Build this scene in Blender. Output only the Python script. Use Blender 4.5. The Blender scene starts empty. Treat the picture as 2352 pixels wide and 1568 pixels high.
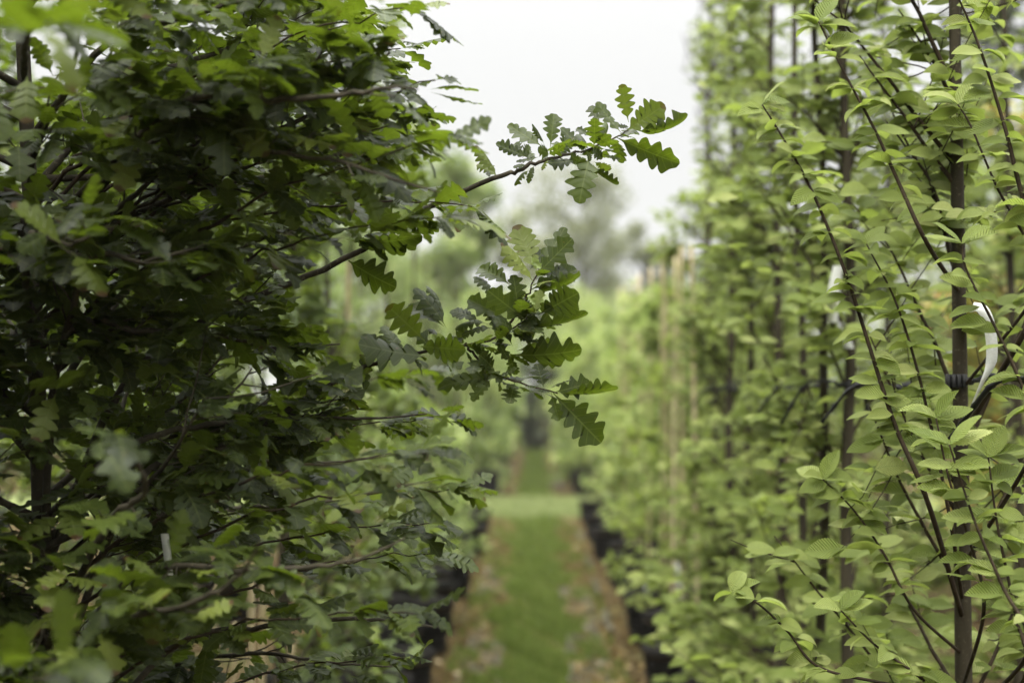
import bpy, math, random
import numpy as np
from mathutils import Matrix, Vector, Euler

S = bpy.context.scene
COL = S.collection
R = math.radians

# ------------------------------------------------------------------ camera
cam_d = bpy.data.cameras.new('camera'); cam = bpy.data.objects.new('camera', cam_d); COL.objects.link(cam)
cam.location = (0, 0, 1.6)
cam.rotation_euler = (R(90 + 2.21), 0, R(0.95))
cam_d.lens = 50; cam_d.sensor_width = 36; cam_d.clip_start = 0.05; cam_d.clip_end = 600
cam_d.dof.use_dof = True; cam_d.dof.focus_distance = 2.86; cam_d.dof.aperture_fstop = 1.75
cam_d.dof.aperture_blades = 9
S.camera = cam

# ------------------------------------------------------------------ overcast sky
SUN_EL, SUN_AZ = 62, 215
w = bpy.data.worlds.new('World'); S.world = w; w.use_nodes = True
nt = w.node_tree; N = nt.nodes; L = nt.links
bg = N['Background']; bg.inputs['Strength'].default_value = 0.1
sky = N.new('ShaderNodeTexSky'); sky.sky_type = 'NISHITA'; sky.sun_disc = False
sky.sun_elevation = R(SUN_EL); sky.sun_rotation = R(SUN_AZ)
tc = N.new('ShaderNodeTexCoord'); sep = N.new('ShaderNodeSeparateXYZ'); L.new(tc.outputs['Generated'], sep.inputs[0])
cl = N.new('ShaderNodeMath'); cl.operation = 'MAXIMUM'; cl.inputs[1].default_value = 0; L.new(sep.outputs[2], cl.inputs[0])
pw = N.new('ShaderNodeMath'); pw.operation = 'POWER'; pw.inputs[1].default_value = 3.6; L.new(cl.outputs[0], pw.inputs[0])
mu = N.new('ShaderNodeMath'); mu.operation = 'MULTIPLY_ADD'; mu.inputs[1].default_value = 78.0; mu.inputs[2].default_value = 5.0; L.new(pw.outputs[0], mu.inputs[0])
cc = N.new('ShaderNodeCombineColor')
for i, k in enumerate((1.0, 1.0, 0.985)):
    m = N.new('ShaderNodeMath'); m.operation = 'MULTIPLY'; m.inputs[1].default_value = k
    L.new(mu.outputs[0], m.inputs[0]); L.new(m.outputs[0], cc.inputs[i])
mix = N.new('ShaderNodeMix'); mix.data_type = 'RGBA'; mix.inputs[0].default_value = 0.97     # cloud cover
L.new(sky.outputs[0], mix.inputs[6]); L.new(cc.outputs[0], mix.inputs[7]); L.new(mix.outputs[2], bg.inputs['Color'])

sd = bpy.data.lights.new('sun', 'SUN'); sun = bpy.data.objects.new('sun', sd); COL.objects.link(sun)
sd.energy = 1.5; sd.angle = R(40); sd.color = (1, 0.93, 0.8)
_a, _e = R(SUN_AZ), R(SUN_EL)
sun_dir = Vector((math.sin(_a) * math.cos(_e), math.cos(_a) * math.cos(_e), math.sin(_e)))
sun.rotation_euler = sun_dir.to_track_quat('Z', 'Y').to_euler()

vs = S.view_settings; vs.view_transform = 'Standard'; vs.look = 'None'; vs.gamma = 1; vs.use_curve_mapping = False
vs.exposure = 0.82
S.render.engine = 'CYCLES'

# ------------------------------------------------------------------ camera geometry helpers
F = 50 / 36 * 2352
CM = cam.rotation_euler.to_matrix(); CMn = np.array(CM); CL = np.array([0, 0, 1.6])
def P(vx, vy, d):
    """place of something seen at picture position (vx, vy), d metres away"""
    return CL + CMn @ np.array([(vx - 1176) / F * d, (784 - vy) / F * d, -d])
def proj(p):
    q = (np.asarray(p) - CL) @ CMn
    d = -q[..., 2]; dd = np.where(np.abs(d) < 1e-3, 1e-3, d)
    return 1176 + q[..., 0] / dd * F, 784 - q[..., 1] / dd * F, d

# ------------------------------------------------------------------ materials
def mat_new(name):
    m = bpy.data.materials.new(name); m.use_nodes = True
    n = m.node_tree.nodes; n.clear()
    return m, n, m.node_tree.links
def node(n, t, **kw):
    x = n.new(t)
    for k, v in kw.items(): setattr(x, k, v)
    return x
def mth(n, l, op, a, b=None, c=None):
    x = n.new('ShaderNodeMath'); x.operation = op
    for i, v in enumerate((a, b, c)):
        if v is None: continue
        if isinstance(v, (int, float)): x.inputs[i].default_value = v
        else: l.new(v, x.inputs[i])
    return x.outputs[0]
def ramp(n, l, fac, stops):
    r = n.new('ShaderNodeValToRGB'); e = r.color_ramp.elements
    while len(e) < len(stops): e.new(0.5)
    for el, (p, c) in zip(e, stops): el.position = p; el.color = (*c, 1)
    l.new(fac, r.inputs[0]); return r.outputs[0]
def mixc(n, l, fac, a, b):
    x = n.new('ShaderNodeMix'); x.data_type = 'RGBA'
    if isinstance(fac, (int, float)): x.inputs[0].default_value = fac
    else: l.new(fac, x.inputs[0])
    for i, v in ((6, a), (7, b)):
        if isinstance(v, tuple): x.inputs[i].default_value = (*v, 1)
        else: l.new(v, x.inputs[i])
    return x.outputs[2]

def leaf_mat(name, stops, under, trans_c, trans, veins, slope, rough=0.5, vein_c=(0.2, 0.26, 0.08), pleat=0.0, brown=False, spec=0.5):
    m, n, l = mat_new(name)
    out = n.new('ShaderNodeOutputMaterial')
    oi = n.new('ShaderNodeObjectInfo'); at = node(n, 'ShaderNodeAttribute', attribute_name='rnd')
    rnd = mth(n, l, 'FRACT', mth(n, l, 'ADD', oi.outputs['Random'], at.outputs['Fac']))
    col = ramp(n, l, rnd, stops)
    uv = n.new('ShaderNodeUVMap'); uv.uv_map = 'UVMap'
    sp = n.new('ShaderNodeSeparateXYZ'); l.new(uv.outputs[0], sp.inputs[0])
    ax = mth(n, l, 'ABSOLUTE', sp.outputs[0])
    t = mth(n, l, 'SUBTRACT', sp.outputs[1], mth(n, l, 'MULTIPLY', ax, slope))
    ph = mth(n, l, 'ABSOLUTE', mth(n, l, 'SUBTRACT', mth(n, l, 'FRACT', mth(n, l, 'MULTIPLY', t, float(veins))), 0.5))
    side = mth(n, l, 'GREATER_THAN', ph, 0.44)
    mid = mth(n, l, 'LESS_THAN', ax, 0.012)
    v = mth(n, l, 'MAXIMUM', mth(n, l, 'MULTIPLY', side, 0.55), mid)
    nz = n.new('ShaderNodeTexNoise'); nz.inputs['Scale'].default_value = 7; nz.inputs['Detail'].default_value = 4
    l.new(uv.outputs[0], nz.inputs['Vector'])
    hv = n.new('ShaderNodeHueSaturation'); l.new(col, hv.inputs['Color'])
    l.new(mth(n, l, 'MULTIPLY_ADD', nz.outputs[0], 0.5, 0.75), hv.inputs['Value'])
    col = mixc(n, l, mth(n, l, 'MULTIPLY', v, 0.45), hv.outputs[0], vein_c)
    if brown:
        ns = n.new('ShaderNodeTexNoise'); ns.inputs['Scale'].default_value = 13; ns.inputs['Detail'].default_value = 2
        vv = n.new('ShaderNodeCombineXYZ'); l.new(sp.outputs[0], vv.inputs[0]); l.new(sp.outputs[1], vv.inputs[1]); l.new(mth(n, l, 'MULTIPLY', rnd, 40.0), vv.inputs[2]); l.new(vv.outputs[0], ns.inputs['Vector'])
        col = mixc(n, l, mth(n, l, 'MULTIPLY', mth(n, l, 'GREATER_THAN', ns.outputs[0], 0.71), 0.8), col, (0.09, 0.055, 0.02))
        tip = mth(n, l, 'MULTIPLY', mth(n, l, 'GREATER_THAN', mth(n, l, 'ADD', sp.outputs[1], mth(n, l, 'MULTIPLY', nz.outputs[0], 0.5)), 1.18), mth(n, l, 'GREATER_THAN', rnd, 0.86))
        col = mixc(n, l, tip, col, (0.06, 0.028, 0.01))
    geo = n.new('ShaderNodeNewGeometry')
    col2 = mixc(n, l, mth(n, l, 'MULTIPLY', geo.outputs['Backfacing'], 0.65), col, under)
    hsv = mth(n, l, 'ADD', mth(n, l, 'MULTIPLY', mth(n, l, 'COSINE', mth(n, l, 'MULTIPLY', ph, 6.2832)), -1.0 if pleat else 0.4), mth(n, l, 'MULTIPLY', nz.outputs[0], 0.5))
    bp = n.new('ShaderNodeBump'); bp.inputs['Strength'].default_value = 0.8 if pleat else 0.5
    bp.inputs['Distance'].default_value = pleat * 0.7 if pleat else 0.0006
    l.new(hsv, bp.inputs['Height'])
    pb = n.new('ShaderNodeBsdfPrincipled'); l.new(col2, pb.inputs['Base Color'])
    pb.inputs['Roughness'].default_value = rough; pb.inputs['Specular IOR Level'].default_value = spec
    l.new(bp.outputs[0], pb.inputs['Normal'])
    tr = n.new('ShaderNodeBsdfTranslucent'); l.new(bp.outputs[0], tr.inputs['Normal'])
    tcx = mixc(n, l, 0.6, col, trans_c); l.new(tcx, tr.inputs['Color'])
    ms = n.new('ShaderNodeMixShader'); ms.inputs[0].default_value = trans
    l.new(pb.outputs[0], ms.inputs[1]); l.new(tr.outputs[0], ms.inputs[2]); l.new(ms.outputs[0], out.inputs[0])
    return m

M = {}
M['oak'] = leaf_mat('oak_leaf_shaded', [(0, (0.011, 0.017, 0.0035)), (0.5, (0.021, 0.032, 0.0055)), (0.85, (0.047, 0.068, 0.009)), (1, (0.13, 0.16, 0.025))],
                    (0.045, 0.055, 0.018), (0.19, 0.28, 0.012), 0.35, 7, 0.75, 0.48, (0.13, 0.16, 0.04), brown=True, spec=0.26)  # oak leaf colour darkened to imitate the shade of the left crowns
M['oak_lit'] = leaf_mat('oak_leaf_lit', [(0, (0.045, 0.068, 0.018)), (0.5, (0.075, 0.108, 0.026)), (0.85, (0.12, 0.16, 0.035)), (1, (0.19, 0.23, 0.06))],
                    (0.12, 0.145, 0.06), (0.24, 0.33, 0.03), 0.36, 7, 0.75, 0.5, (0.16, 0.19, 0.06), brown=True, spec=0.26)  # lighter copy of the oak leaf, brighter light put into its colour
M['oakbud'] = leaf_mat('young_oak_leaf', [(0, (0.2, 0.27, 0.07)), (1, (0.26, 0.33, 0.1))],
                    (0.2, 0.25, 0.1), (0.3, 0.4, 0.1), 0.3, 7, 0.75, 0.5, (0.3, 0.36, 0.14))
M['hb'] = leaf_mat('hornbeam_leaf', [(0, (0.115, 0.155, 0.03)), (0.5, (0.2, 0.25, 0.062)), (0.85, (0.285, 0.335, 0.1)), (1, (0.38, 0.415, 0.15))],
                   (0.24, 0.28, 0.1), (0.4, 0.52, 0.08), 0.42, 13, 0.85, 0.55, (0.17, 0.22, 0.08), pleat=0.0022, spec=0.2)
M['bush'] = leaf_mat('shrub_leaf', [(0, (0.05, 0.075, 0.018)), (0.5, (0.15, 0.195, 0.048)), (1, (0.34, 0.38, 0.14))],
                   (0.17, 0.21, 0.1), (0.27, 0.38, 0.09), 0.38, 6, 0.7, 0.5, spec=0.2)  # dark end of the tone range imitates shaded gaps inside the crowns
M['lime'] = leaf_mat('lime_leaf', [(0, (0.09, 0.12, 0.025)), (0.5, (0.22, 0.27, 0.065)), (1, (0.42, 0.45, 0.16))],
                   (0.2, 0.25, 0.12), (0.3, 0.42, 0.11), 0.4, 6, 0.7, 0.5, spec=0.2)
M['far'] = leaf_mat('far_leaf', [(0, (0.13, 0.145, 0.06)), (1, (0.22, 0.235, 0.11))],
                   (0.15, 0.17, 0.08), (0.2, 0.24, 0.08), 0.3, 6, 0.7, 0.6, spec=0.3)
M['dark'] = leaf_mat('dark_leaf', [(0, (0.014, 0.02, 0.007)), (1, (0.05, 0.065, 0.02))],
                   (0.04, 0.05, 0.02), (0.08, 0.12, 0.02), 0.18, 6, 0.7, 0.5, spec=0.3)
M['yellow'] = leaf_mat('yellow_leaf', [(0, (0.3, 0.3, 0.06)), (0.75, (0.4, 0.36, 0.1)), (1, (0.45, 0.17, 0.06))],
                   (0.3, 0.3, 0.1), (0.45, 0.45, 0.1), 0.35, 6, 0.7, 0.5, spec=0.3)

def bark_mat(name, a, b, scale=30, bump=0.004):
    m, n, l = mat_new(name)
    out = n.new('ShaderNodeOutputMaterial'); pb = n.new('ShaderNodeBsdfPrincipled'); l.new(pb.outputs[0], out.inputs[0])
    tc = n.new('ShaderNodeTexCoord'); mp = n.new('ShaderNodeMapping'); mp.inputs['Scale'].default_value = (1, 1, 0.25)
    l.new(tc.outputs['Object'], mp.inputs[0])
    nz = n.new('ShaderNodeTexNoise'); nz.inputs['Scale'].default_value = scale; nz.inputs['Detail'].default_value = 6
    l.new(mp.outputs[0], nz.inputs['Vector'])
    nb = n.new('ShaderNodeTexNoise'); nb.inputs['Scale'].default_value = scale * 4; nb.inputs['Detail'].default_value = 3
    l.new(tc.outputs['Object'], nb.inputs['Vector'])
    c = ramp(n, l, nz.outputs[0], [(0.3, a), (0.62, b)])
    c = mixc(n, l, ramp(n, l, nb.outputs[0], [(0.6, (0, 0, 0)), (0.68, (1, 1, 1))]), c, tuple(min(1, x * 1.6) for x in b))
    l.new(c, pb.inputs['Base Color']); pb.inputs['Roughness'].default_value = 0.85; pb.inputs['Specular IOR Level'].default_value = 0.15
    bp = n.new('ShaderNodeBump'); bp.inputs['Distance'].default_value = bump; l.new(nz.outputs[0], bp.inputs['Height']); l.new(bp.outputs[0], pb.inputs['Normal'])
    return m
M['oakbark'] = bark_mat('oak_bark', (0.022, 0.019, 0.012), (0.058, 0.05, 0.034))
M['hbbark'] = bark_mat('hornbeam_bark', (0.022, 0.018, 0.011), (0.044, 0.037, 0.023))
M['twig'] = bark_mat('twig_bark', (0.016, 0.011, 0.006), (0.038, 0.027, 0.016), 60, 0.001)
M['cane'] = bark_mat('bamboo', (0.3, 0.24, 0.13), (0.42, 0.36, 0.22), 12, 0.001)

def simple(name, c, rough=0.6, var=0.25, scale=20, bump=0.0, spec=0.5, c2=None):
    m, n, l = mat_new(name)
    out = n.new('ShaderNodeOutputMaterial'); pb = n.new('ShaderNodeBsdfPrincipled'); l.new(pb.outputs[0], out.inputs[0])
    tc = n.new('ShaderNodeTexCoord'); nz = n.new('ShaderNodeTexNoise'); nz.inputs['Scale'].default_value = scale; nz.inputs['Detail'].default_value = 5
    l.new(tc.outputs['Object'], nz.inputs['Vector'])
    c2 = c2 or tuple(x * (1 + var) for x in c)
    l.new(ramp(n, l, nz.outputs[0], [(0.35, tuple(x * (1 - var) for x in c)), (0.65, c2)]), pb.inputs['Base Color'])
    pb.inputs['Roughness'].default_value = rough; pb.inputs['Specular IOR Level'].default_value = spec
    if bump:
        bp = n.new('ShaderNodeBump'); bp.inputs['Distance'].default_value = bump; l.new(nz.outputs[0], bp.inputs['Height']); l.new(bp.outputs[0], pb.inputs['Normal'])
    return m
M['rubber'] = simple('black_rubber', (0.006, 0.006, 0.006), 0.5, 0.3, 60, 0.001, 0.25)
M['pot'] = simple('black_plastic', (0.010, 0.009, 0.008), 0.85, 0.4, 9, 0.002, 0.05)
M['soil'] = simple('potting_soil', (0.09, 0.058, 0.032), 0.95, 0.5, 45, 0.01, 0.2)
M['grid'] = simple('grey_grid_plastic', (0.075, 0.07, 0.05), 0.9, 0.6, 9, 0.0, 0.1)
M['litter'] = leaf_mat('dead_leaf', [(0, (0.05, 0.028, 0.011)), (0.5, (0.1, 0.068, 0.03)), (0.92, (0.16, 0.115, 0.055)), (1, (0.33, 0.27, 0.18))],
                   (0.2, 0.13, 0.07), (0.25, 0.15, 0.06), 0.1, 6, 0.7, 0.9, spec=0.0)
M['grass'] = leaf_mat('grass_blade', [(0, (0.06, 0.085, 0.017)), (0.6, (0.1, 0.14, 0.026)), (1, (0.19, 0.18, 0.06))],
                   (0.1, 0.14, 0.03), (0.16, 0.24, 0.04), 0.3, 1, 0.0, 0.8, spec=0.08)

M['grass2'] = leaf_mat('pale_grass_blade', [(0, (0.11, 0.135, 0.045)), (1, (0.2, 0.22, 0.09))],
                   (0.13, 0.16, 0.06), (0.18, 0.24, 0.07), 0.3, 1, 0.0, 0.6, spec=0.2)
def label_mat():
    m, n, l = mat_new('label_plastic')
    out = n.new('ShaderNodeOutputMaterial'); pb = n.new('ShaderNodeBsdfPrincipled'); 
    uv = n.new('ShaderNodeUVMap'); sp = n.new('ShaderNodeSeparateXYZ'); l.new(uv.outputs[0], sp.inputs[0])
    # rows of tiny illegible print running along the strip
    nz = n.new('ShaderNodeTexNoise'); nz.inputs['Scale'].default_value = 1; nz.inputs['Detail'].default_value = 1
    mp = n.new('ShaderNodeMapping'); mp.inputs['Scale'].default_value = (11, 150, 1); l.new(uv.outputs[0], mp.inputs[0]); l.new(mp.outputs[0], nz.inputs['Vector'])
    line = mth(n, l, 'GREATER_THAN', mth(n, l, 'FRACT', mth(n, l, 'MULTIPLY', sp.outputs[0], 9.0)), 0.5)
    reg = mth(n, l, 'MULTIPLY', mth(n, l, 'GREATER_THAN', sp.outputs[1], 0.28), mth(n, l, 'LESS_THAN', sp.outputs[1], 0.62))
    ink = mth(n, l, 'MULTIPLY', mth(n, l, 'MULTIPLY', line, reg), mth(n, l, 'GREATER_THAN', nz.outputs[0], 0.47))
    l.new(mixc(n, l, mth(n, l, 'MULTIPLY', ink, 0.6), (0.72, 0.73, 0.7), (0.25, 0.26, 0.24)), pb.inputs['Base Color'])
    pb.inputs['Roughness'].default_value = 0.35
    tr = n.new('ShaderNodeBsdfTranslucent'); tr.inputs['Color'].default_value = (0.7, 0.75, 0.68, 1)
    ms = n.new('ShaderNodeMixShader'); ms.inputs[0].default_value = 0.3
    l.new(pb.outputs[0], ms.inputs[1]); l.new(tr.outputs[0], ms.inputs[2]); l.new(ms.outputs[0], out.inputs[0])
    return m
M['label'] = label_mat()

def ground_mat():
    m, n, l = mat_new('litter_ground')
    out = n.new('ShaderNodeOutputMaterial'); pb = n.new('ShaderNodeBsdfPrincipled'); l.new(pb.outputs[0], out.inputs[0])
    tc = n.new('ShaderNodeTexCoord')
    a = n.new('ShaderNodeTexNoise'); a.inputs['Scale'].default_value = 1.3; a.inputs['Detail'].default_value = 8; a.inputs['Roughness'].default_value = 0.75; l.new(tc.outputs['Object'], a.inputs['Vector'])
    b = n.new('ShaderNodeTexVoronoi'); b.inputs['Scale'].default_value = 28; l.new(tc.outputs['Object'], b.inputs['Vector'])
    c = ramp(n, l, a.outputs[0], [(0.35, (0.02, 0.015, 0.009)), (0.5, (0.06, 0.042, 0.022)), (0.62, (0.04, 0.045, 0.018)), (0.75, (0.11, 0.085, 0.05))])
    hs = n.new('ShaderNodeHueSaturation'); l.new(c, hs.inputs['Color']); l.new(mth(n, l, 'MULTIPLY_ADD', b.outputs['Distance'], 0.9, 0.6), hs.inputs['Value'])
    l.new(hs.outputs[0], pb.inputs['Base Color']); pb.inputs['Roughness'].default_value = 1.0; pb.inputs['Specular IOR Level'].default_value = 0.0
    bp = n.new('ShaderNodeBump'); bp.inputs['Distance'].default_value = 0.02; l.new(b.outputs['Distance'], bp.inputs['Height']); l.new(bp.outputs[0], pb.inputs['Normal'])
    return m
M['ground'] = ground_mat()
M['turf'] = simple('turf', (0.05, 0.06, 0.018), 0.95, 0.35, 3, 0.01, 0.0, (0.085, 0.06, 0.028))
M['turf2'] = simple('light_turf', (0.12, 0.14, 0.055), 0.95, 0.2, 3, 0.01, 0.0)

# ------------------------------------------------------------------ mesh helpers
def np_mesh(name, V, loops, sizes, uv=None, rnd=None, smooth=True):
    me = bpy.data.meshes.new(name)
    V = np.asarray(V, np.float32).reshape(-1, 3); loops = np.asarray(loops, np.int32).ravel(); sizes = np.asarray(sizes, np.int32)
    me.vertices.add(len(V)); me.vertices.foreach_set('co', V.ravel())
    me.loops.add(len(loops)); me.loops.foreach_set('vertex_index', loops)
    me.polygons.add(len(sizes)); st = np.zeros(len(sizes), np.int32); st[1:] = np.cumsum(sizes)[:-1]
    me.polygons.foreach_set('loop_start', st)
    if smooth: me.polygons.foreach_set('use_smooth', np.ones(len(sizes), bool))
    if uv is not None:
        ul = me.uv_layers.new(name='UVMap'); ul.data.foreach_set('uv', np.asarray(uv, np.float32)[loops].ravel())
    if rnd is not None:
        a = me.attributes.new('rnd', 'FLOAT', 'POINT'); a.data.foreach_set('value', np.asarray(rnd, np.float32))
    me.update(calc_edges=True)
    return me
def link(name, me, mat, parent=None, loc=None):
    o = bpy.data.objects.new(name, me); COL.objects.link(o)
    if mat is not None and len(me.materials) == 0: me.materials.append(mat)
    if parent is not None: o.parent = parent
    if loc is not None: o.location = loc
    return o
def tag(o, label, cat, group=None, kind=None):
    if label: o['label'] = label
    if cat: o['category'] = cat
    if group: o['group'] = group
    if kind: o['kind'] = kind
    return o
def empty(name, loc, label, cat, group=None):
    o = bpy.data.objects.new(name, None); COL.objects.link(o); o.location = loc; o.empty_display_size = 0.1
    return tag(o, label, cat, group)

class Tubes:
    def __init__(s): s.V = []; s.L = []; s.n = 0
    def add(s, pts, rad, k=6, cap=True):
        pts = np.asarray(pts, float); m = len(pts)
        rad = np.broadcast_to(np.asarray(rad, float), (m,))
        T = np.gradient(pts, axis=0); T /= np.linalg.norm(T, axis=1)[:, None] + 1e-9
        ref = np.array([0, 0, 1.0]) if abs(T[0, 2]) < 0.9 else np.array([1.0, 0, 0])
        A = np.cross(T, ref); A /= np.linalg.norm(A, axis=1)[:, None] + 1e-9; B = np.cross(T, A)
        an = np.arange(k) * 2 * np.pi / k
        V = pts[:, None, :] + rad[:, None, None] * (np.cos(an)[None, :, None] * A[:, None, :] + np.sin(an)[None, :, None] * B[:, None, :])
        s.V.append(V.reshape(-1, 3))
        i = np.arange(m - 1)[:, None] * k; j = np.arange(k)[None, :]; j2 = (j + 1) % k
        q = np.stack([i + j, i + j2, i + k + j2, i + k + j], -1).reshape(-1, 4) + s.n
        s.L.append(q)
        s.n += m * k
        if cap:
            s.caps = getattr(s, 'caps', []); s.caps.append(np.arange(k) + s.n - k)
    def build(s, name, mat, parent=None, off=(0, 0, 0)):
        V = np.concatenate(s.V) - np.asarray(off); Q = np.concatenate(s.L)
        loops = [Q.ravel()]; sizes = [4] * len(Q)
        for c in getattr(s, 'caps', []): loops.append(c); sizes.append(len(c))
        return link(name, np_mesh(name, V, np.concatenate(loops), sizes), mat, parent)

def smooth_path(pts, n):
    pts = np.asarray(pts, float)
    if len(pts) < 3:
        t = np.linspace(0, 1, n)[:, None]; return pts[0] * (1 - t) + pts[-1] * t
    p = np.vstack([2 * pts[0] - pts[1], pts, 2 * pts[-1] - pts[-2]])
    out = []
    seg = len(pts) - 1
    for u in np.linspace(0, seg - 1e-6, n):
        i = int(u); f = u - i; a, b, c, d = p[i:i + 4]
        out.append(0.5 * ((2 * b) + (-a + c) * f + (2 * a - 5 * b + 4 * c - d) * f * f + (-a + 3 * b - 3 * c + d) * f ** 3))
    return np.array(out)

# ------------------------------------------------------------------ leaf templates (x across, y along, z up)
def deform(x, y, rng, cl, cr, bend, fold, wav):
    c = np.where(x < 0, cl, cr); ax = np.abs(x)
    th = c * ax
    xx = np.sign(x) * np.where(c > 1e-3, np.sin(th) / np.maximum(c, 1e-3), ax)
    zz = -np.where(c > 1e-3, (1 - np.cos(th)) / np.maximum(c, 1e-3), 0) + fold * ax
    ph = rng.uniform(0, 6)
    zz = zz + wav * np.sin(y * 9 + ph + np.sign(x) * 1.3) * (ax / 0.25) ** 1.5
    b = bend
    if abs(b) > 1e-3:
        r = 1 / b
        return np.stack([xx, (r + zz) * np.sin(y * b), -(r - (r + zz) * np.cos(y * b))], -1)
    return np.stack([xx, y, zz], -1)
def strip_leaf(ts, wl, wr, tl, tr, rng, deff, inner=True):
    """midrib points ts; outline widths and positions for both sides"""
    n = len(ts); V = [np.stack([np.zeros(n), ts], -1)]
    cols = [0]
    for sgn, w, t in ((-1, wl, tl), (1, wr, tr)):
        if inner: V.append(np.stack([sgn * w * 0.52, ts + (t - ts) * 0.52], -1))
        V.append(np.stack([sgn * w, t], -1))
    V = np.concatenate(V); q = []
    k = 2 if inner else 1
    def strip(a, b, flip):
        for i in range(n - 1):
            f = (a * n + i, b * n + i, b * n + i + 1, a * n + i + 1)
            q.append(f[::-1] if flip else f)
    # left columns 1..k , right columns k+1..2k
    ch = [0] + list(range(1, k + 1))
    for a, b in zip(ch[:-1], ch[1:]): strip(a, b, True)
    ch = [0] + list(range(k + 1, 2 * k + 1))
    for a, b in zip(ch[:-1], ch[1:]): strip(a, b, False)
    # stalk
    s0 = len(V); V = np.vstack([V, [[-0.008, -0.07], [0.008, -0.07], [0.008, 0.03], [-0.008, 0.03]]])
    q.append((s0, s0 + 1, s0 + 2, s0 + 3))
    uv = V.copy()
    return deff(V[:, 0], V[:, 1]), np.array(q), uv
def oak_outline(rng, nl, W, hi):
    tt = np.linspace(0.27, 0.82, nl) + rng.uniform(-0.025, 0.025, nl)
    wt = W * np.interp(tt, [0.2, 0.4, 0.6, 0.75, 0.9], [0.5, 0.8, 1.0, 0.92, 0.6]) * rng.uniform(0.8, 1.15, nl)
    c = [(0.0, 0.012), (0.1, 0.03)]
    for k in range(nl):
        c += [(tt[k] - 0.075, wt[k] * 0.74), (tt[k] - 0.01, wt[k] * 1.0), (tt[k] + 0.03, wt[k] * 0.86)]
        if k < nl - 1:
            d = rng.uniform(0.38, 0.62)
            c.append((tt[k] + (tt[k + 1] - tt[k]) * 0.42, min(wt[k], wt[k + 1]) * d))
    c += [(0.885, wt[-1] * 0.55), (0.935, W * 0.36), (0.975, W * 0.26), (1.0, 0.004)]
    c = np.array(c)
    if not hi: return c
    return smooth_path(np.c_[c, np.zeros(len(c))], len(c) * 2 - 1)[:, :2]
def oak_template(seed, hi=True, curl=1.0):
    rng = np.random.RandomState(seed)
    nl = rng.choice([3, 4, 4, 5]); W = rng.uniform(0.3, 0.37)
    L_ = oak_outline(rng, nl, W, hi); R_ = oak_outline(rng, nl, W, hi)
    def mids(o): return np.maximum.accumulate(np.clip(o[:, 0] - 0.5 * o[:, 1], 0, 1))
    ts = np.maximum.accumulate((mids(L_) + mids(R_)) / 2); ts = ts + np.linspace(0, 1e-3, len(ts)); ts[-1] = 1.0
    cl, cr = rng.uniform(0, 4.5, 2) * curl; bend = rng.uniform(-0.3, 1.0) * (0.4 + 0.6 * curl); fold = rng.uniform(0, 0.45); wav = rng.uniform(0.01, 0.035)
    return strip_leaf(ts, np.maximum(L_[:, 1], .004), np.maximum(R_[:, 1], .004), L_[:, 0], R_[:, 0], rng, lambda x, y: deform(x, y, rng, cl, cr, bend, fold, wav), inner=hi)
def hb_template(seed, hi=True):
    rng = np.random.RandomState(seed + 500)
    n = 27 if hi else 8
    ts = np.linspace(0, 1, n); W = rng.uniform(0.29, 0.35)
    e = W * np.sin(np.pi * ts ** 0.8) ** 0.75 * (1 - 0.25 * ts) 
    e = np.nan_to_num(e); e = np.maximum(e, 0.004)
    if hi:
        ser = np.where(np.arange(n) % 2 == 0, 1.05, 0.93); e1 = e * ser
    else: e1 = e
    t = ts + e * 0.35 * (1 - ts)
    c = rng.uniform(0, 2.5, 2); bend = rng.uniform(0.3, 1.3); fold = rng.uniform(0.1, 0.6)
    return strip_leaf(ts, e1, e1, t, t, rng, lambda x, y: deform(x, y, rng, c[0], c[1], bend, fold, 0.01), inner=hi)
def mini_template(seed):
    rng = np.random.RandomState(seed + 900)
    b = rng.uniform(0.0, 0.2); f = rng.uniform(0, 0.15); w_ = rng.uniform(0.24, 0.34)
    V = np.array([[0, 0, 0], [-w_, 0.45, f], [0, 0.5, -b * 0.3], [w_, 0.45, f], [0, 1, -b]])
    q = np.array([[0, 2, 1, 1], [0, 3, 2, 2], [1, 2, 4, 4], [2, 3, 4, 4]])
    return V, np.array([[0, 3, 2, 0], [0, 2, 1, 0], [1, 2, 4, 1], [2, 3, 4, 2]])[:, :3], V[:, :2].copy()
TPL = {'oak': ([oak_template(i) for i in range(14)], [oak_template(i + 30, False) for i in range(10)]),
       'hb': ([hb_template(i) for i in range(10)], [hb_template(i + 30, False) for i in range(8)]),
       'mini': (None, [mini_template(i) for i in range(6)])}
FLAT_OAK = [oak_template(i + 70, True, 0.42) for i in range(6)]      # nearly flat leaves
ROLL_OAK = [oak_template(i + 90, True, 1.5) for i in range(6)]       # rolled leaves
LEAF_ME = {}
def leaf_mesh(kind, i, mat):
    key = (kind, i, mat.name)
    if key not in LEAF_ME:
        V, q, uv = {'oak': TPL['oak'][0], 'hb': TPL['hb'][0], 'flat': FLAT_OAK, 'roll': ROLL_OAK}[kind][i]
        me = np_mesh('leaf', V, q.ravel(), [4] * len(q), uv); me.materials.append(mat); LEAF_ME[key] = me
    return LEAF_ME[key]

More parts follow.
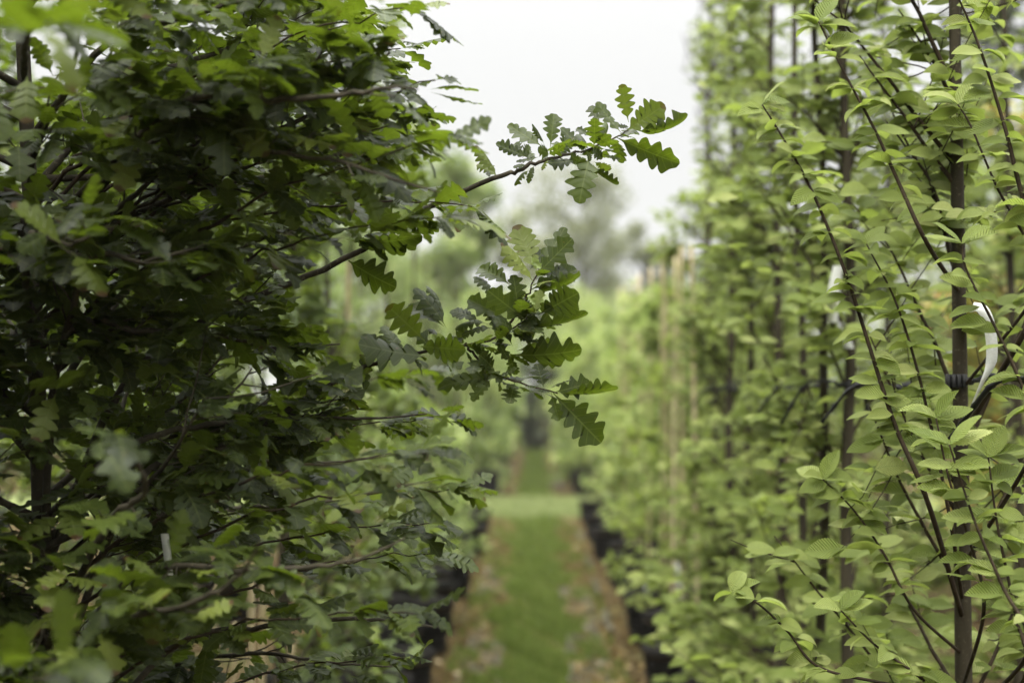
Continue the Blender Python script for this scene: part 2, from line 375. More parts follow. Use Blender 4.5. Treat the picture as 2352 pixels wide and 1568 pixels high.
class Leaves:
    """list of leaves: base, direction, normal, size"""
    def __init__(s): s.p = []; s.d = []; s.n = []; s.s = []
    def add(s, p, d, n, size): s.p.append(p); s.d.append(d); s.n.append(n); s.s.append(size)
    def arr(s):
        p = np.array(s.p).reshape(-1, 3); d = np.array(s.d).reshape(-1, 3); n = np.array(s.n).reshape(-1, 3); sz = np.array(s.s)
        d = d / (np.linalg.norm(d, axis=1)[:, None] + 1e-9)
        x = np.cross(d, n); x /= np.linalg.norm(x, axis=1)[:, None] + 1e-9
        n = np.cross(x, d)
        return p, x, d, n, sz
def bake_leaves(name, A, tpls, mat, parent, off, rng):
    p, x, d, n, sz = A
    if len(p) == 0: return None
    pick = rng.randint(0, len(tpls), len(p)); VV = []; LL = []; UU = []; RR = []; base = 0
    rv = rng.rand(len(p))
    for k, (V, q, uv) in enumerate(tpls):
        ix = np.where(pick == k)[0]
        if not len(ix): continue
        B = np.stack([x[ix], d[ix], n[ix]], 1) * sz[ix][:, None, None]
        W_ = p[ix][:, None, :] + np.einsum('vk,mkj->mvj', V, B)
        VV.append(W_.reshape(-1, 3)); UU.append(np.tile(uv, (len(ix), 1))); RR.append(np.repeat(rv[ix], len(V)))
        LL.append((q[None] + (np.arange(len(ix)) * len(V))[:, None, None] + base).reshape(-1, q.shape[1]))
        base += len(ix) * len(V)
    V = np.concatenate(VV) - np.asarray(off); q = np.concatenate(LL)
    o = link(name, np_mesh(name, V, q.ravel(), [q.shape[1]] * len(q), np.concatenate(UU), np.concatenate(RR)), mat, parent)
    o['kind'] = 'stuff'
    return o
def leaf_objects(A, ix, kind, mat, parent, off, rng, ntpl):
    p, x, d, n, sz = A
    for i in ix:
        o = bpy.data.objects.new('leaf', leaf_mesh(kind, rng.randint(ntpl), mat)); COL.objects.link(o); o.parent = parent
        m = np.eye(4); m[:3, 0] = x[i] * sz[i]; m[:3, 1] = d[i] * sz[i]; m[:3, 2] = n[i] * sz[i]; m[:3, 3] = p[i] - off
        o.matrix_basis = Matrix(m.tolist())

# silhouettes of the two near rows
LY = [-400, 0, 60, 130, 210, 330, 370, 440, 500, 560, 600, 680, 760, 840, 900, 960, 1040, 1120, 1220, 1330, 1440, 1568, 2200]
LXN = [830, 850, 900, 930, 990, 1040, 1050, 1010, 900, 700, 650, 680, 790, 820, 860, 880, 760, 780, 830, 810, 760, 690, 650]
LX = [830, 850, 900, 930, 990, 1040, 1050, 1010, 930, 720, 660, 690, 800, 840, 900, 1010, 1000, 1060, 1090, 1080, 1040, 930, 850]
RY = [-400, 0, 500, 640, 800, 1000, 1150, 1300, 1400, 1568, 2200]
RX = [1590, 1600, 1590, 1560, 1530, 1480, 1400, 1390, 1420, 1500, 1600]
def keep_left(p, extra=0):
    vx, vy, d = proj(p); lim = np.where(d < 3.7, np.interp(vy, LY, LXN), np.interp(vy, LY, LX))
    lim = np.where(d > 5, lim + 60 + extra, lim) + 16 * np.sin(vy / 31) + 10 * np.sin(vy / 13 + 1)
    gap = np.zeros(np.shape(vx), bool)                # openings in the crowns
    if np.size(vx) > 30:
        for cx, cy, rx, ry in ((560, 860, 70, 34), (590, 1470, 110, 80), (800, 615, 110, 56), (760, 1250, 60, 40)):
            gap |= (((vx - cx) / rx) ** 2 + ((vy - cy) / ry) ** 2 < 1) & (d < 5.4) & (np.random.RandomState(9).rand(*np.shape(vx)) < 0.85)
    return ((vx < lim) | (d < 0)) & ((d > np.interp(vx, [250, 420], [1.45, 2.2])) | (d < 0) | (vy > 1380) | (vy < 130)) & ~gap
def keep_right(p, near=False):
    vx, vy, d = proj(p); lim = np.interp(vy, RY, RX)
    lim = np.where(d < 4.0, lim + 180, lim); lim = np.where(d < 3.0, lim + 160, lim)
    lim = lim - np.where(d > 6, 34, 8) + 15 * np.sin(vy / 41 + d) + 10 * np.sin(vy / 17 + 1)
    if np.size(vx) > 30: lim = lim + np.where(d > 6, 34, 13) * np.abs(np.random.RandomState(5).normal(0, 1, np.shape(vx)))
    return (vx > lim + 12) & (d > 2.0)

def unit(v): return v / (np.linalg.norm(v) + 1e-9)
def grow(start, d0, length, rng, n=7, lift=0.0, wob=0.12):
    pts = [np.array(start, float)]; d = unit(np.array(d0, float)); st = length / (n - 1)
    for i in range(n - 1):
        d = unit(d + rng.normal(0, wob, 3) + np.array([0, 0, lift]))
        pts.append(pts[-1] + d * st)
    return np.array(pts)
def rosette(Lv, p, axis, rng, count, size, spread=1.0):
    """leaves crowded round a shoot tip (oak)"""
    a0 = rng.uniform(0, 6.28)
    u = unit(np.cross(axis, rng.normal(0, 1, 3))); v = np.cross(axis, u)
    for k in range(count):
        a = a0 + k * 2.4; r = u * math.cos(a) + v * math.sin(a)
        d = r * spread + axis * rng.uniform(0.3, 1.3) + np.array([0.25, 0, 0]); d[2] = d[2] * 0.5 + rng.normal(0, 0.12) - 0.05; d = unit(d)
        nn = unit(np.array([0, 0, 1.0]) * 1.2 + axis * 0.3 + rng.normal(0, 0.34, 3))
        Lv.add(p + rng.normal(0, 0.008, 3), d, nn, size * rng.uniform(0.7, 1.2))
def alternate(Lv, pts, rng, step, size, per=(2, 4), cambias=0.7):
    """hornbeam leaves in bunches at the nodes of a shoot"""
    seg = np.linalg.norm(np.diff(pts, axis=0), axis=1); cum = np.concatenate([[0], np.cumsum(seg)])
    s = rng.uniform(0, step); k = 0
    while s < cum[-1]:
        p = np.array([np.interp(s, cum, pts[:, j]) for j in range(3)])
        for q in range(rng.randint(per[0], per[1] + 1)):
            a = (0 if k % 2 else math.pi) + rng.normal(0, 0.8)
            d = unit(np.array([math.cos(a), math.sin(a) * 0.8, rng.uniform(-0.1, 0.45)]))
            nn = unit(np.array([rng.normal(0, 0.5), -cambias + rng.normal(0, 0.5), 1.0]))
            Lv.add(p + rng.normal(0, 0.006, 3), d, nn, size * rng.uniform(0.6, 1.15)); k += 1
        s += step * rng.uniform(0.7, 1.3)

def finish_tree(root, off, kind, Lv, mat, keep, rng, n_obj, tpl_lo=None, free=None):
    A = Lv.arr(); k = keep(A[0]) if keep else np.ones(len(A[0]), bool)
    if keep:                                   # leaf tips too
        k &= keep(A[0] + A[2] * A[4][:, None])
    A = tuple(a[k] for a in A)
    if free is not None: A = tuple(np.concatenate([a, b]) for a, b in zip(A, free.arr()))
    vx, vy, d = proj(A[0])
    inf = (vx > -60) & (vx < 2410) & (vy > -60) & (vy < 1630) & (d > 0.3)
    px = np.where(inf, A[4] * F / np.maximum(d, 0.3) / 2.297, 0)
    order = np.argsort(-px); order = order[px[order] > 9.0][:n_obj]
    if len(order): leaf_objects(A, order, kind, mat, root, off, rng, len(TPL[kind][0]))
    rest = np.ones(len(px), bool); rest[order] = False
    B = tuple(a[rest] for a in A)
    bake_leaves('foliage', B, tpl_lo or TPL[kind][1], mat, root, off, rng)

def trunk_mesh(root, off, pts, r0, r1, mat, k=10):
    t = Tubes(); n = len(pts); t.add(pts, np.linspace(r0, r1, n), k); return t.build('trunk', mat, root, off)

ORD = ['first', 'second', 'third', 'fourth', 'fifth', 'sixth', 'seventh', 'eighth', 'ninth', 'tenth', 'eleventh', 'twelfth', 'thirteenth', 'fourteenth', 'fifteenth', 'sixteenth', 'seventeenth', 'eighteenth', 'nineteenth', 'twentieth']

# ------------------------------------------------------------------ the setting
def sheet(name, x0, x1, y0, y1, z, mat, nx=1, ny=1, wob=0.0, seed=0):
    rng = np.random.RandomState(seed)
    X = np.linspace(x0, x1, nx + 1); Y = np.linspace(y0, y1, ny + 1)
    V = np.array([[x, y, z] for y in Y for x in X])
    if wob:
        e = (V[:, 0] == x0) | (V[:, 0] == x1); V[e, 0] += rng.normal(0, wob, e.sum())
    q = [(j * (nx + 1) + i, j * (nx + 1) + i + 1, (j + 1) * (nx + 1) + i + 1, (j + 1) * (nx + 1) + i) for j in range(ny) for i in range(nx)]
    o = link(name, np_mesh(name, V, np.array(q).ravel(), [4] * len(q), smooth=False), mat); o['kind'] = 'structure'
    return o
sheet('ground', -120, 120, -100, 120, 0, M['ground'])
sheet('grass_path', -0.27, 0.25, -2, 18.6, 0.004, M['turf'], 1, 160, 0.05, 1)
sheet('grass_path', -0.28, 0.2, 22.9, 42, 0.004, M['turf'], 1, 120, 0.04, 2)
sheet('cross_path', -40, 40, 18.7, 22.8, 0.008, M['turf2'], 1, 1)
sheet('lawn', -30, -7.2, -5, 18.5, 0.006, M['turf2'])

def scatter_blades(name, n, fx, fy, h, mat, seed, label, cat, wid=0.006):
    rng = np.random.RandomState(seed)
    x = fx(rng, n); y = fy(rng, n); a = rng.uniform(0, 6.28, n); hh = h * rng.uniform(0.5, 1.3, n)
    if 'middle' in label:                      # worn, tufted growth
        g = np.sin(y * 5.1 + 2 * np.sin(x * 9)) + np.sin(y * 2.3 + x * 14 + 1) + 0.8 * np.sin(x * 31 + y * 11)
        ok = (rng.rand(n) < 0.5 + 0.3 * g) | (rng.rand(n) < 0.12); x, y, a, hh = x[ok], y[ok], a[ok], hh[ok] * (0.8 + 0.4 * np.clip(g[ok], -1, 1.5)); n = len(x)
    b = np.stack([x, y, np.full(n, 0.004)], -1); u = np.stack([np.cos(a), np.sin(a), np.zeros(n)], -1) * wid
    lean = np.stack([rng.normal(0, 0.35, n), rng.normal(0, 0.35, n), np.ones(n)], -1) * hh[:, None]
    V = np.stack([b - u, b + u, b + lean], 1).reshape(-1, 3)
    uv = np.tile([[0.1, 0], [0.2, 0], [0.15, 1]], (n, 1))
    o = link(name, np_mesh(name, V, np.arange(3 * n), [3] * n, uv, np.repeat(rng.rand(n), 3)), mat)
    return tag(o, label, cat, kind='stuff')
def fy_(a, b): return lambda r, n: a + (b - a) * r.rand(n) ** 1.4
scatter_blades('grass', 110000, lambda r, n: np.clip(r.normal(-0.01, 0.19, n), -0.5, 0.5) , fy_(6.5, 18.6), 0.05, M['grass'], 3, 'short green grass growing down the middle of the path', 'grass', 0.009)
scatter_blades('grass', 16000, lambda r, n: np.clip(r.normal(-0.03, 0.13, n), -0.32, 0.3), fy_(22.9, 45), 0.06, M['grass'], 4, 'grass strip of the path beyond the grassy crossing', 'grass', 0.01)
scatter_blades('grass', 30000, lambda r, n: r.uniform(-3.2, 3.2, n), fy_(18.7, 22.8), 0.04, M['grass2'], 5, 'pale mown grass of the path crossing the rows', 'grass', 0.008)

def litter():
    rng = np.random.RandomState(8); n = 14000; Lv = Leaves()
    side = rng.choice([-1, 1], n); x = side * (0.24 + np.abs(rng.normal(0, 0.22, n))); y = 6 + 40 * rng.rand(n) ** 1.7
    for i in range(n):
        if 18.6 < y[i] < 22.9 or (y[i] > 22.9 and i % 3): continue
        a = rng.uniform(0, 6.28)
        Lv.add(np.array([x[i], y[i], 0.012 + abs(rng.normal(0, 0.01))]), np.array([math.cos(a), math.sin(a), rng.normal(0, .25)]), np.array([rng.normal(0, .35), rng.normal(0, .35), 1]), rng.uniform(0.03, 0.08))
    o = bake_leaves('fallen_leaves', Lv.arr(), TPL['mini'][1] , M['litter'], None, (0, 0, 0), rng)
    tag(o, 'brown fallen leaves along both edges of the grass path', 'leaf litter')
litter()

def box_mesh(bxs):
    V = []; q = []
    for (x0, x1, y0, y1, z0, z1) in bxs:
        b = len(V)
        V += [(x0, y0, z0), (x1, y0, z0), (x1, y1, z0), (x0, y1, z0), (x0, y0, z1), (x1, y0, z1), (x1, y1, z1), (x0, y1, z1)]
        q += [(b, b + 3, b + 2, b + 1), (b + 4, b + 5, b + 6, b + 7), (b, b + 1, b + 5, b + 4), (b + 1, b + 2, b + 6, b + 5), (b + 2, b + 3, b + 7, b + 6), (b + 3, b, b + 4, b + 7)]
    return np.array(V, float), np.array(q)
def grids():
    bx = []; c = 0.055; n = 4; m = 8
    for i in range(n + 1): bx.append((i * c - 0.006, i * c + 0.006, 0, m * c, 0.006, 0.026))
    for j in range(m + 1):
        for i in range(n): bx.append((i * c + 0.0065, (i + 1) * c - 0.0065, j * c - 0.006, j * c + 0.006, 0.006, 0.024))
    V, q = box_mesh(bx); me = np_mesh('paving_grid', V, q.ravel(), [4] * len(q), smooth=False); me.materials.append(M['grid'])
    rng = random.Random(4); k = 0
    for x, y0, y1 in ((0.2, 7.2, 11.6), (-0.43, 7.4, 9.3), (-0.45, 11.5, 13.0), (0.26, 24.5, 29)):
        y = y0; i = 0
        where = {0.2: 'on the right edge of the near grass path', -0.43: 'on the left edge of the near grass path', -0.45: 'left of the path halfway to the crossing', 0.26: 'on the right edge of the path beyond the crossing'}[x]
        while y < y1:
            o = bpy.data.objects.new('paving_grid', me); COL.objects.link(o); o.location = (x + rng.uniform(-.01, .01), y, rng.uniform(-0.004, 0.004)); o.rotation_euler = (rng.uniform(-.01, .01), 0, rng.uniform(-.02, .02))
            tag(o, '%s pale plastic ground grid panel %s' % (ORD[i], where), 'grid panel', 'plastic ground grids in the path'); y += 0.46; i += 1
grids()
def edging():
    rng = np.random.RandomState(6)
    for i, (y0, y1) in enumerate([(9.6, 10.5), (11.4, 12.2), (13.3, 14.1), (15.6, 16.8)]):
        t = Tubes(); ys = np.linspace(y0, y1, 9)
        t.add(np.stack([0.5 + rng.normal(0, .012, 9), ys, 0.03 + rng.normal(0, .006, 9)], -1), rng.uniform(0.012, 0.02, 9), 8)
        o = t.build('edging_pipe', M['grid']); tag(o, '%s length of pale pipe along the pots right of the path' % ['nearest', 'second', 'third', 'farthest'][i], 'pipe', 'pale pipe lengths right of the path')
edging()

# ------------------------------------------------------------------ pots
def pot_parts(r, h, k=18):
    out = []; zs = []; rr = []
    n = 8
    for i in range(n):
        z = h * i / n; q = 0.82 + 0.18 * i / n
        zs += [z + 0.001, z + h / n * 0.45, z + h / n * 0.5, z + h / n * 0.98]; rr += [r * q, r * q, r * q * 1.06, r * q * 1.06]
    t = Tubes(); t.add(np.stack([np.zeros(len(zs)), np.zeros(len(zs)), zs], -1), rr, k, cap=False)
    rim = Tubes(); rim.add(np.array([[0, 0, h - 0.02], [0, 0, h + 0.015], [0, 0, h + 0.016], [0, 0, h - 0.03]]), [r * 1.09, r * 1.09, r * 1.0, r * 1.0], k, cap=False)
    so = Tubes(); so.add(np.array([[0, 0, h - 0.06], [0, 0, h - 0.03], [0, 0, h - 0.015]]), [r * 0.99, r * 0.985, r * 0.4], k, cap=True)
    return [(n_, np_mesh(n_, np.concatenate(T.V), np.concatenate([q.ravel() for q in T.L] + list(getattr(T, 'caps', []))),
             [4] * sum(len(q) for q in T.L) + [len(c) for c in getattr(T, 'caps', [])]), m) for n_, T, m in (('pot_body', t, M['pot']), ('rim', rim, M['pot']), ('soil', so, M['soil']))]
PP = pot_parts(0.22, 0.36)
for n_, me, m in PP: me.materials.append(m)
def pot(x, y, label, s=1.0, group='black pots under the nursery rows'):
    e = empty('plant_pot', (x, y, 0), label, 'plant pot', group); e.scale = (s, s, s); e.rotation_euler = (0, 0, x * 7 + y)
    for n_, me, m in PP:
        o = bpy.data.objects.new(n_, me); COL.objects.link(o); o.parent = e
    return e

# ------------------------------------------------------------------ near oaks
def path_branch(T, pts, r0, r1, k=6, n=None):
    pp = smooth_path(pts, n or max(8, 4 * len(pts))); pp[2:-1] += np.random.RandomState(len(pp)).normal(0, 0.0016, (len(pp) - 3, 3)); T.add(pp, np.linspace(r0, r1, len(pp)), k); return pp
def zoomA(x, y): return (1900 + x / 2.6133) / 1.7415, (300 + y / 2.6133) / 1.7415
def zoomB(x, y): return (1350 + x / 1.68) / 1.7415, (900 + y / 1.68) / 1.7415

def place_leaf(root, off, b, t, db, dt, roll, kind, i, mat, wscale=1.0):
    """one leaf from its base to its tip (picture positions, distances), turned about its axis"""
    B = P(*b, db); T = P(*t, dt); d = T - B; Ln = np.linalg.norm(d) / 0.98; d = unit(d)
    toc = unit(CL - B); toc = unit(toc - d * np.dot(toc, d)); s = np.cross(d, toc)
    a = R(roll * 0.85); n = toc * math.cos(a) + s * math.sin(a); x = np.cross(d, n)
    me = leaf_mesh(kind, i, mat)
    V = {'oak': TPL['oak'][0], 'flat': FLAT_OAK, 'roll': ROLL_OAK}[kind][i][0]
    tv = V[:-4][np.argmax(V[:-4, 1])]; tl = math.hypot(tv[1], tv[2]); an = math.atan2(tv[2], tv[1])
    Ln = np.linalg.norm(T - B) / tl
    d, n = d * math.cos(an) - n * math.sin(an), d * math.sin(an) + n * math.cos(an)
    o = bpy.data.objects.new('leaf', me); COL.objects.link(o); o.parent = root
    m = np.eye(4); m[:3, 0] = x * Ln * wscale * 0.88; m[:3, 1] = d * Ln; m[:3, 2] = n * Ln; m[:3, 3] = B - off
    o.matrix_basis = Matrix(m.tolist())
    return o

class Path(np.ndarray):
    def __new__(c, a): return np.asarray(a).view(c)

def oak_hero():
    rng = np.random.RandomState(21)
    base = np.array([-0.97, 2.75, 0.30]); off = base
    root = empty('oak_tree', base.tolist(), 'big dark oak at far left with its branches reaching over the grass path', 'tree', 'oaks in the front row left of the path')
    tp = smooth_path([base, base + [0.02, 0, 0.8], base + [-0.02, 0.02, 1.6], base + [-0.05, 0, 2.4], base + [-0.03, 0, 3.6]], 24)
    trunk_mesh(root, off, tp, 0.024, 0.007, M['oakbark'])
    nobj = [0]
    TB = {}
    def br(pts, r0=0.009, r1=0.0018, n=None, done=True):
        T = Tubes(); pp = path_branch(T, pts, r0, r1, 7, n); TB['last'] = T; pp = Path(pp); pp.tubes = T
        if done: T.build('branch', M['oakbark'] if r0 > 0.008 else M['twig'], root, off)
        return pp
    def onTrunk(z):
        return np.array([np.interp(z, tp[:, 2], tp[:, j]) for j in range(3)])
    # branch one: rises over the path to a leafy tip against the sky
    A = [zoomA(*q) for q in [(0, 1170), (240, 1070), (430, 1010), (600, 930), (780, 880), (1000, 820), (1160, 785), (1320, 715), (1480, 655), (1605, 585)]]
    pts = [onTrunk(1.25), P(280, 890, 2.8), P(440, 755, 2.85), P(560, 690, 2.86), P(690, 640, 2.88), P(860, 560, 2.9), P(1000, 470, 2.9)] + [P(*a, 2.88) for a in A[1:]]
    b1 = br(pts, 0.0085, 0.0012, 60, False)
    LA = [  # base, tip, roll, kind, width, depth change
        ((1600, 470), (1535, 95), 10, 'flat', 1.05, 0), ((1590, 580), (1985, 310), -12, 'flat', 1.15, 0.0), ((1680, 575), (2225, 415), 68, 'roll', .8, 0.0),
        ((1505, 665), (2140, 925), 25, 'flat', .9, -0.01), ((1520, 595), (1275, 280), 50, 'oak', .9, 0.02), ((1300, 480), (1205, 325), 10, 'flat', 1.2, 0.03),
        ((1245, 740), (1250, 450), 0, 'flat', 1.2, -0.02), ((1245, 720), (1425, 625), 30, 'flat', 1, -0.02), ((1210, 640), (1060, 560), 40, 'flat', 1, 0.02),
        ((790, 730), (825, 405), 5, 'flat', 1.15, 0.01), ((720, 720), (595, 515), 65, 'roll', .8, 0), ((690, 740), (345, 520), 30, 'oak', 1, 0.01),
        ((540, 860), (215, 720), 55, 'roll', .9, 0), ((770, 830), (655, 780), 30, 'oak', 1.3, -0.02), ((770, 830), (930, 740), 40, 'oak', 1, -0.02), ((1140, 780), (895, 550), 60, 'roll', .9, 0),
        ((1190, 880), (1090, 1340), 8, 'flat', 1.15, -0.03), ((1250, 960), (1500, 1145), 55, 'roll', 1, 0.0), ((1110, 880), (760, 920), 50, 'oak', .8, -0.02),
        ((620, 950), (560, 1135), 40, 'oak', .9, 0), ((570, 1000), (415, 1160), 70, 'roll', .8, 0), ((1240, 750), (1330, 880), 20, 'oak', 1.2, -0.02),
        ((225, 1050), (0, 740), 60, 'roll', 1.0, 0), ((225, 1060), (30, 930), 40, 'oak', 1, 0.02), ((150, 1070), (130, 1000), 10, 'oak', 1, 0), ((660, 860), (430, 910), 60, 'oak', .9, 0), ((480, 800), (410, 720), 20, 'flat', 1.2, .03),
        ((530, 940), (400, 970), 50, 'oak', 1, 0), ((950, 740), (1090, 690), 55, 'roll', .9, 0), ((1060, 700), (1140, 780), 20, 'oak', 1.2, 0.01), ((1610, 545), (1495, 540), 60, 'roll', 1, 0),
        ((1250, 910), (1420, 990), 40, 'flat', .9, 0.02), ((900, 860), (870, 700), 50, 'oak', 1, 0.03), ((1000, 830), (1100, 900), 40, 'oak', 1.1, -0.02), ((1160, 790), (1080, 620), 45, 'roll', 1, 0.02),
        ((1280, 730), (1380, 500), 40, 'roll', .9, 0.03), ((900, 840), (990, 640), 30, 'oak', 1.1, 0.02), ((780, 870), (700, 1000), 60, 'oak', .8, 0), ((1170, 800), (1210, 900), 30, 'oak', 1, -0.02),
        ((500, 860), (570, 740), 30, 'oak', 1.2, 0.02), ((600, 920), (500, 780), 50, 'oak', 1, 0.03), ((1750, 540), (1830, 600), 50, 'roll', 1, 0)]
    for i, (b, t, roll, kd, ws, dz) in enumerate(LA):
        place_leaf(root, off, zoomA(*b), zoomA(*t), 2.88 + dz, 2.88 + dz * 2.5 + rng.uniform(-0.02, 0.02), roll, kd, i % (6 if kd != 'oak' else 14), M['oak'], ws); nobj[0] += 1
    # branch two with its upright rosette and its hanging side shoot
    Bm = [P(*zoomB(*q), 2.84) for q in [(0, 1040), (230, 940), (430, 880), (740, 830), (1080, 750), (1170, 700), (1300, 600)]]
    b2 = br([onTrunk(0.95), P(300, 1130, 2.75), P(520, 1020, 2.78), P(650, 950, 2.8), P(720, 900, 2.82)] + Bm, 0.008, 0.0013, 56, False)
    b2u = br([P(*zoomB(1080, 750), 2.84), P(*zoomB(1170, 640), 2.84), P(*zoomB(1240, 530), 2.84), P(*zoomB(1300, 420), 2.84), P(*zoomB(1355, 300), 2.85)], 0.0032, 0.0014)
    b2d = br([P(*zoomB(860, 795), 2.84), P(*zoomB(900, 850), 2.83), P(*zoomB(980, 950), 2.82), P(*zoomB(1080, 1010), 2.82), P(*zoomB(1250, 1070), 2.82), P(*zoomB(1480, 1130), 2.82)], 0.0033, 0.0014)
    LB = [((1335, 300), (1200, 0), 20, 'flat', 1, .02), ((1350, 310), (1530, 15), -30, 'flat', .8, .03), ((1350, 320), (1578, 90), -15, 'flat', 1, -.01), ((1310, 375), (1100, 115), 62, 'roll', 1, 0),
          ((1150, 395), (952, 285), 30, 'oak', 1.15, .02), ((1310, 430), (1610, 300), -35, 'flat', 1.15, .0), ((1330, 440), (1632, 325), 65, 'roll', .9, -.02), ((1300, 290), (1380, 180), 20, 'flat', 1.1, .04),
          ((1250, 625), (1010, 440), 5, 'flat', 1.25, -.02), ((1210, 560), (1180, 335), 15, 'flat', 1.1, 0), ((1050, 490), (918, 345), 60, 'oak', 1, .02), ((1100, 610), (878, 495), 20, 'flat', 1.1, .01),
          ((1370, 590), (1622, 455), 0, 'flat', 1.3, -.02), ((1440, 450), (1630, 310), 60, 'oak', .8, .01), ((1200, 680), (1685, 590), 72, 'roll', .8, 0), ((1190, 870), (1642, 835), 45, 'oak', 1.1, -.01),
          ((1220, 840), (1450, 780), 40, 'oak', 1, .02), ((1160, 700), (1320, 750), 20, 'flat', 1.2, .02), ((1160, 870), (1200, 1005), 25, 'oak', 1.2, 0), ((1385, 1085), (1340, 930), 20, 'flat', 1.2, .02),
          ((1470, 1120), (1700, 1060), -10, 'flat', 1.3, .0), ((1500, 1130), (1887, 1090), 60, 'roll', .7, 0), ((1470, 1150), (1772, 1462), 5, 'flat', 1.15, -.02), ((1440, 1140), (1490, 1315), 30, 'flat', 1, -.02),
          ((1470, 1150), (1572, 1232), 65, 'roll', 1, -.01), ((1190, 1060), (1155, 1200), 15, 'flat', 1.5, -.02), ((1080, 1030), (672, 1100), 60, 'oak', .9, 0), ((1030, 1040), (905, 1182), 30, 'flat', 1, -.02),
          ((1045, 960), (950, 870), 20, 'flat', 1.4, -.02), ((720, 670), (515, 425), 55, 'oak', 1, .01), ((710, 640), (600, 410), 65, 'roll', .7, .02), ((570, 760), (335, 540), 0, 'flat', 1.1, -.04),
          ((700, 670), (470, 545), 45, 'oak', 1.1, .03), ((950, 650), (755, 580), 50, 'oak', 1, .02), ((1030, 690), (835, 745), 50, 'oak', 1, 0), ((995, 660), (790, 700), 68, 'roll', .9, 0),
          ((560, 815), (862, 840), 10, 'flat', 1, -.04), ((590, 880), (140, 800), 50, 'oak', 1.1, -.02), ((1100, 740), (1000, 560), 40, 'oak', 1.1, .01), ((1080, 750), (1150, 900), 40, 'oak', 1.1, -.01),
          ((1300, 600), (1260, 480), 40, 'oak', 1, .02), ((1290, 620), (1400, 400), 50, 'oak', .9, .03), ((1180, 700), (1050, 640), 40, 'oak', 1.2, -.02), ((860, 795), (1010, 860), 60, 'oak', .8, -.02), ((1150, 860), (1290, 940), 50, 'oak', .9, 0),
          ((1340, 920), (1530, 900), 60, 'oak', 1, .01), ((1170, 800), (1080, 600), 60, 'roll', 1, 0), ((740, 820), (870, 690), 40, 'oak', 1, .02), ((740, 820), (610, 700), 50, 'oak', 1, .02), ((430, 880), (160, 740), 50, 'oak', 1, .02),
          ((430, 880), (300, 680), 40, 'oak', 1, .03), ((230, 940), (150, 870), 20, 'oak', .8, .0), ((180, 1140), (170, 870), 30, 'flat', .7, 0), ((640, 850), (480, 700), 40, 'oak', 1.1, .0), ((1320, 1120), (1380, 1170), 50, 'roll', 1.2, 0), ((1330, 590), (1240, 720), 30, 'oak', 1.2, -.01)]
    for i, (b, t, roll, kd, ws, dz) in enumerate(LB):
        place_leaf(root, off, zoomB(*b), zoomB(*t), 2.84 + dz, 2.84 + dz * 2.5 + rng.uniform(-0.02, 0.02), roll, kd, (i * 5 + 1) % (6 if kd != 'oak' else 14), M['oak'], ws); nobj[0] += 1
    for b, t, ws in (((1330, 580), (1365, 435), 1.1), ((1330, 300), (1320, 215), 1.0), ((1300, 215), (1370, 290), 0.9), ((640, 780), (700, 735), 1.3), ((690, 790), (630, 740), 1.3), ((1280, 480), (1330, 530), 1.0)):
        place_leaf(root, off, zoomB(*b), zoomB(*t), 2.8, 2.79, 10, 'flat', 2, M['oakbud'], ws)['label'] = 'pale yellow-green young leaf'; nobj[0] += 1
    # other branches: picture polylines with distances, and how thickly they are leaved
    Lv = Leaves()
    def tip_leaves(p, ax, cnt, sz=0.085): rosette(Lv, p, unit(ax), rng, cnt, sz)
    def leafy(pp, f0, every, twig, cnt, sz=0.094, T=None):
        pp = np.asarray(pp); n = len(pp); cum = np.concatenate([[0], np.cumsum(np.linalg.norm(np.diff(pp, axis=0), axis=1))])
        s = cum[-1] * f0
        while s < cum[-1]:
            p = np.array([np.interp(s, cum, pp[:, j]) for j in range(3)])
            i = min(n - 2, int(np.searchsorted(cum, s))); ax = unit(pp[i + 1] - pp[i])
            sd = unit(np.cross(ax, rng.normal(0, 1, 3))); dd = ax * 0.9 + sd; dd[2] *= 0.45; dd = unit(dd)
            tw = grow(p, dd, twig * rng.uniform(0.5, 1.2), rng, 5, 0.03, 0.15)
            s += every * rng.uniform(0.7, 1.3)
            if not (keep_left(tw) & keep_left(tw + unit(tw[-1] - tw[0]) * 0.05)).all(): continue
            T.add(tw, np.linspace(0.002, 0.0012, 5), 5)
            tip_leaves(tw[-1], tw[-1] - tw[-2], cnt, sz)
            if twig > 0.08: tip_leaves(tw[2], tw[3] - tw[2], max(2, cnt // 2), sz)
        tip_leaves(pp[-1], pp[-1] - pp[-2], cnt + 1, sz)
    leafy(b1[:30], 0.35, 0.035, 0.10, 5, 0.094, b1.tubes)
    leafy(b1[22:38], 0.1, 0.05, 0.05, 3, 0.07, b1.tubes)
    leafy(b2[:34], 0.3, 0.03, 0.12, 5, 0.075, b2.tubes)
    b1.tubes.build('branch', M['oakbark'], root, off); b2.tubes.build('branch', M['oakbark'], root, off)
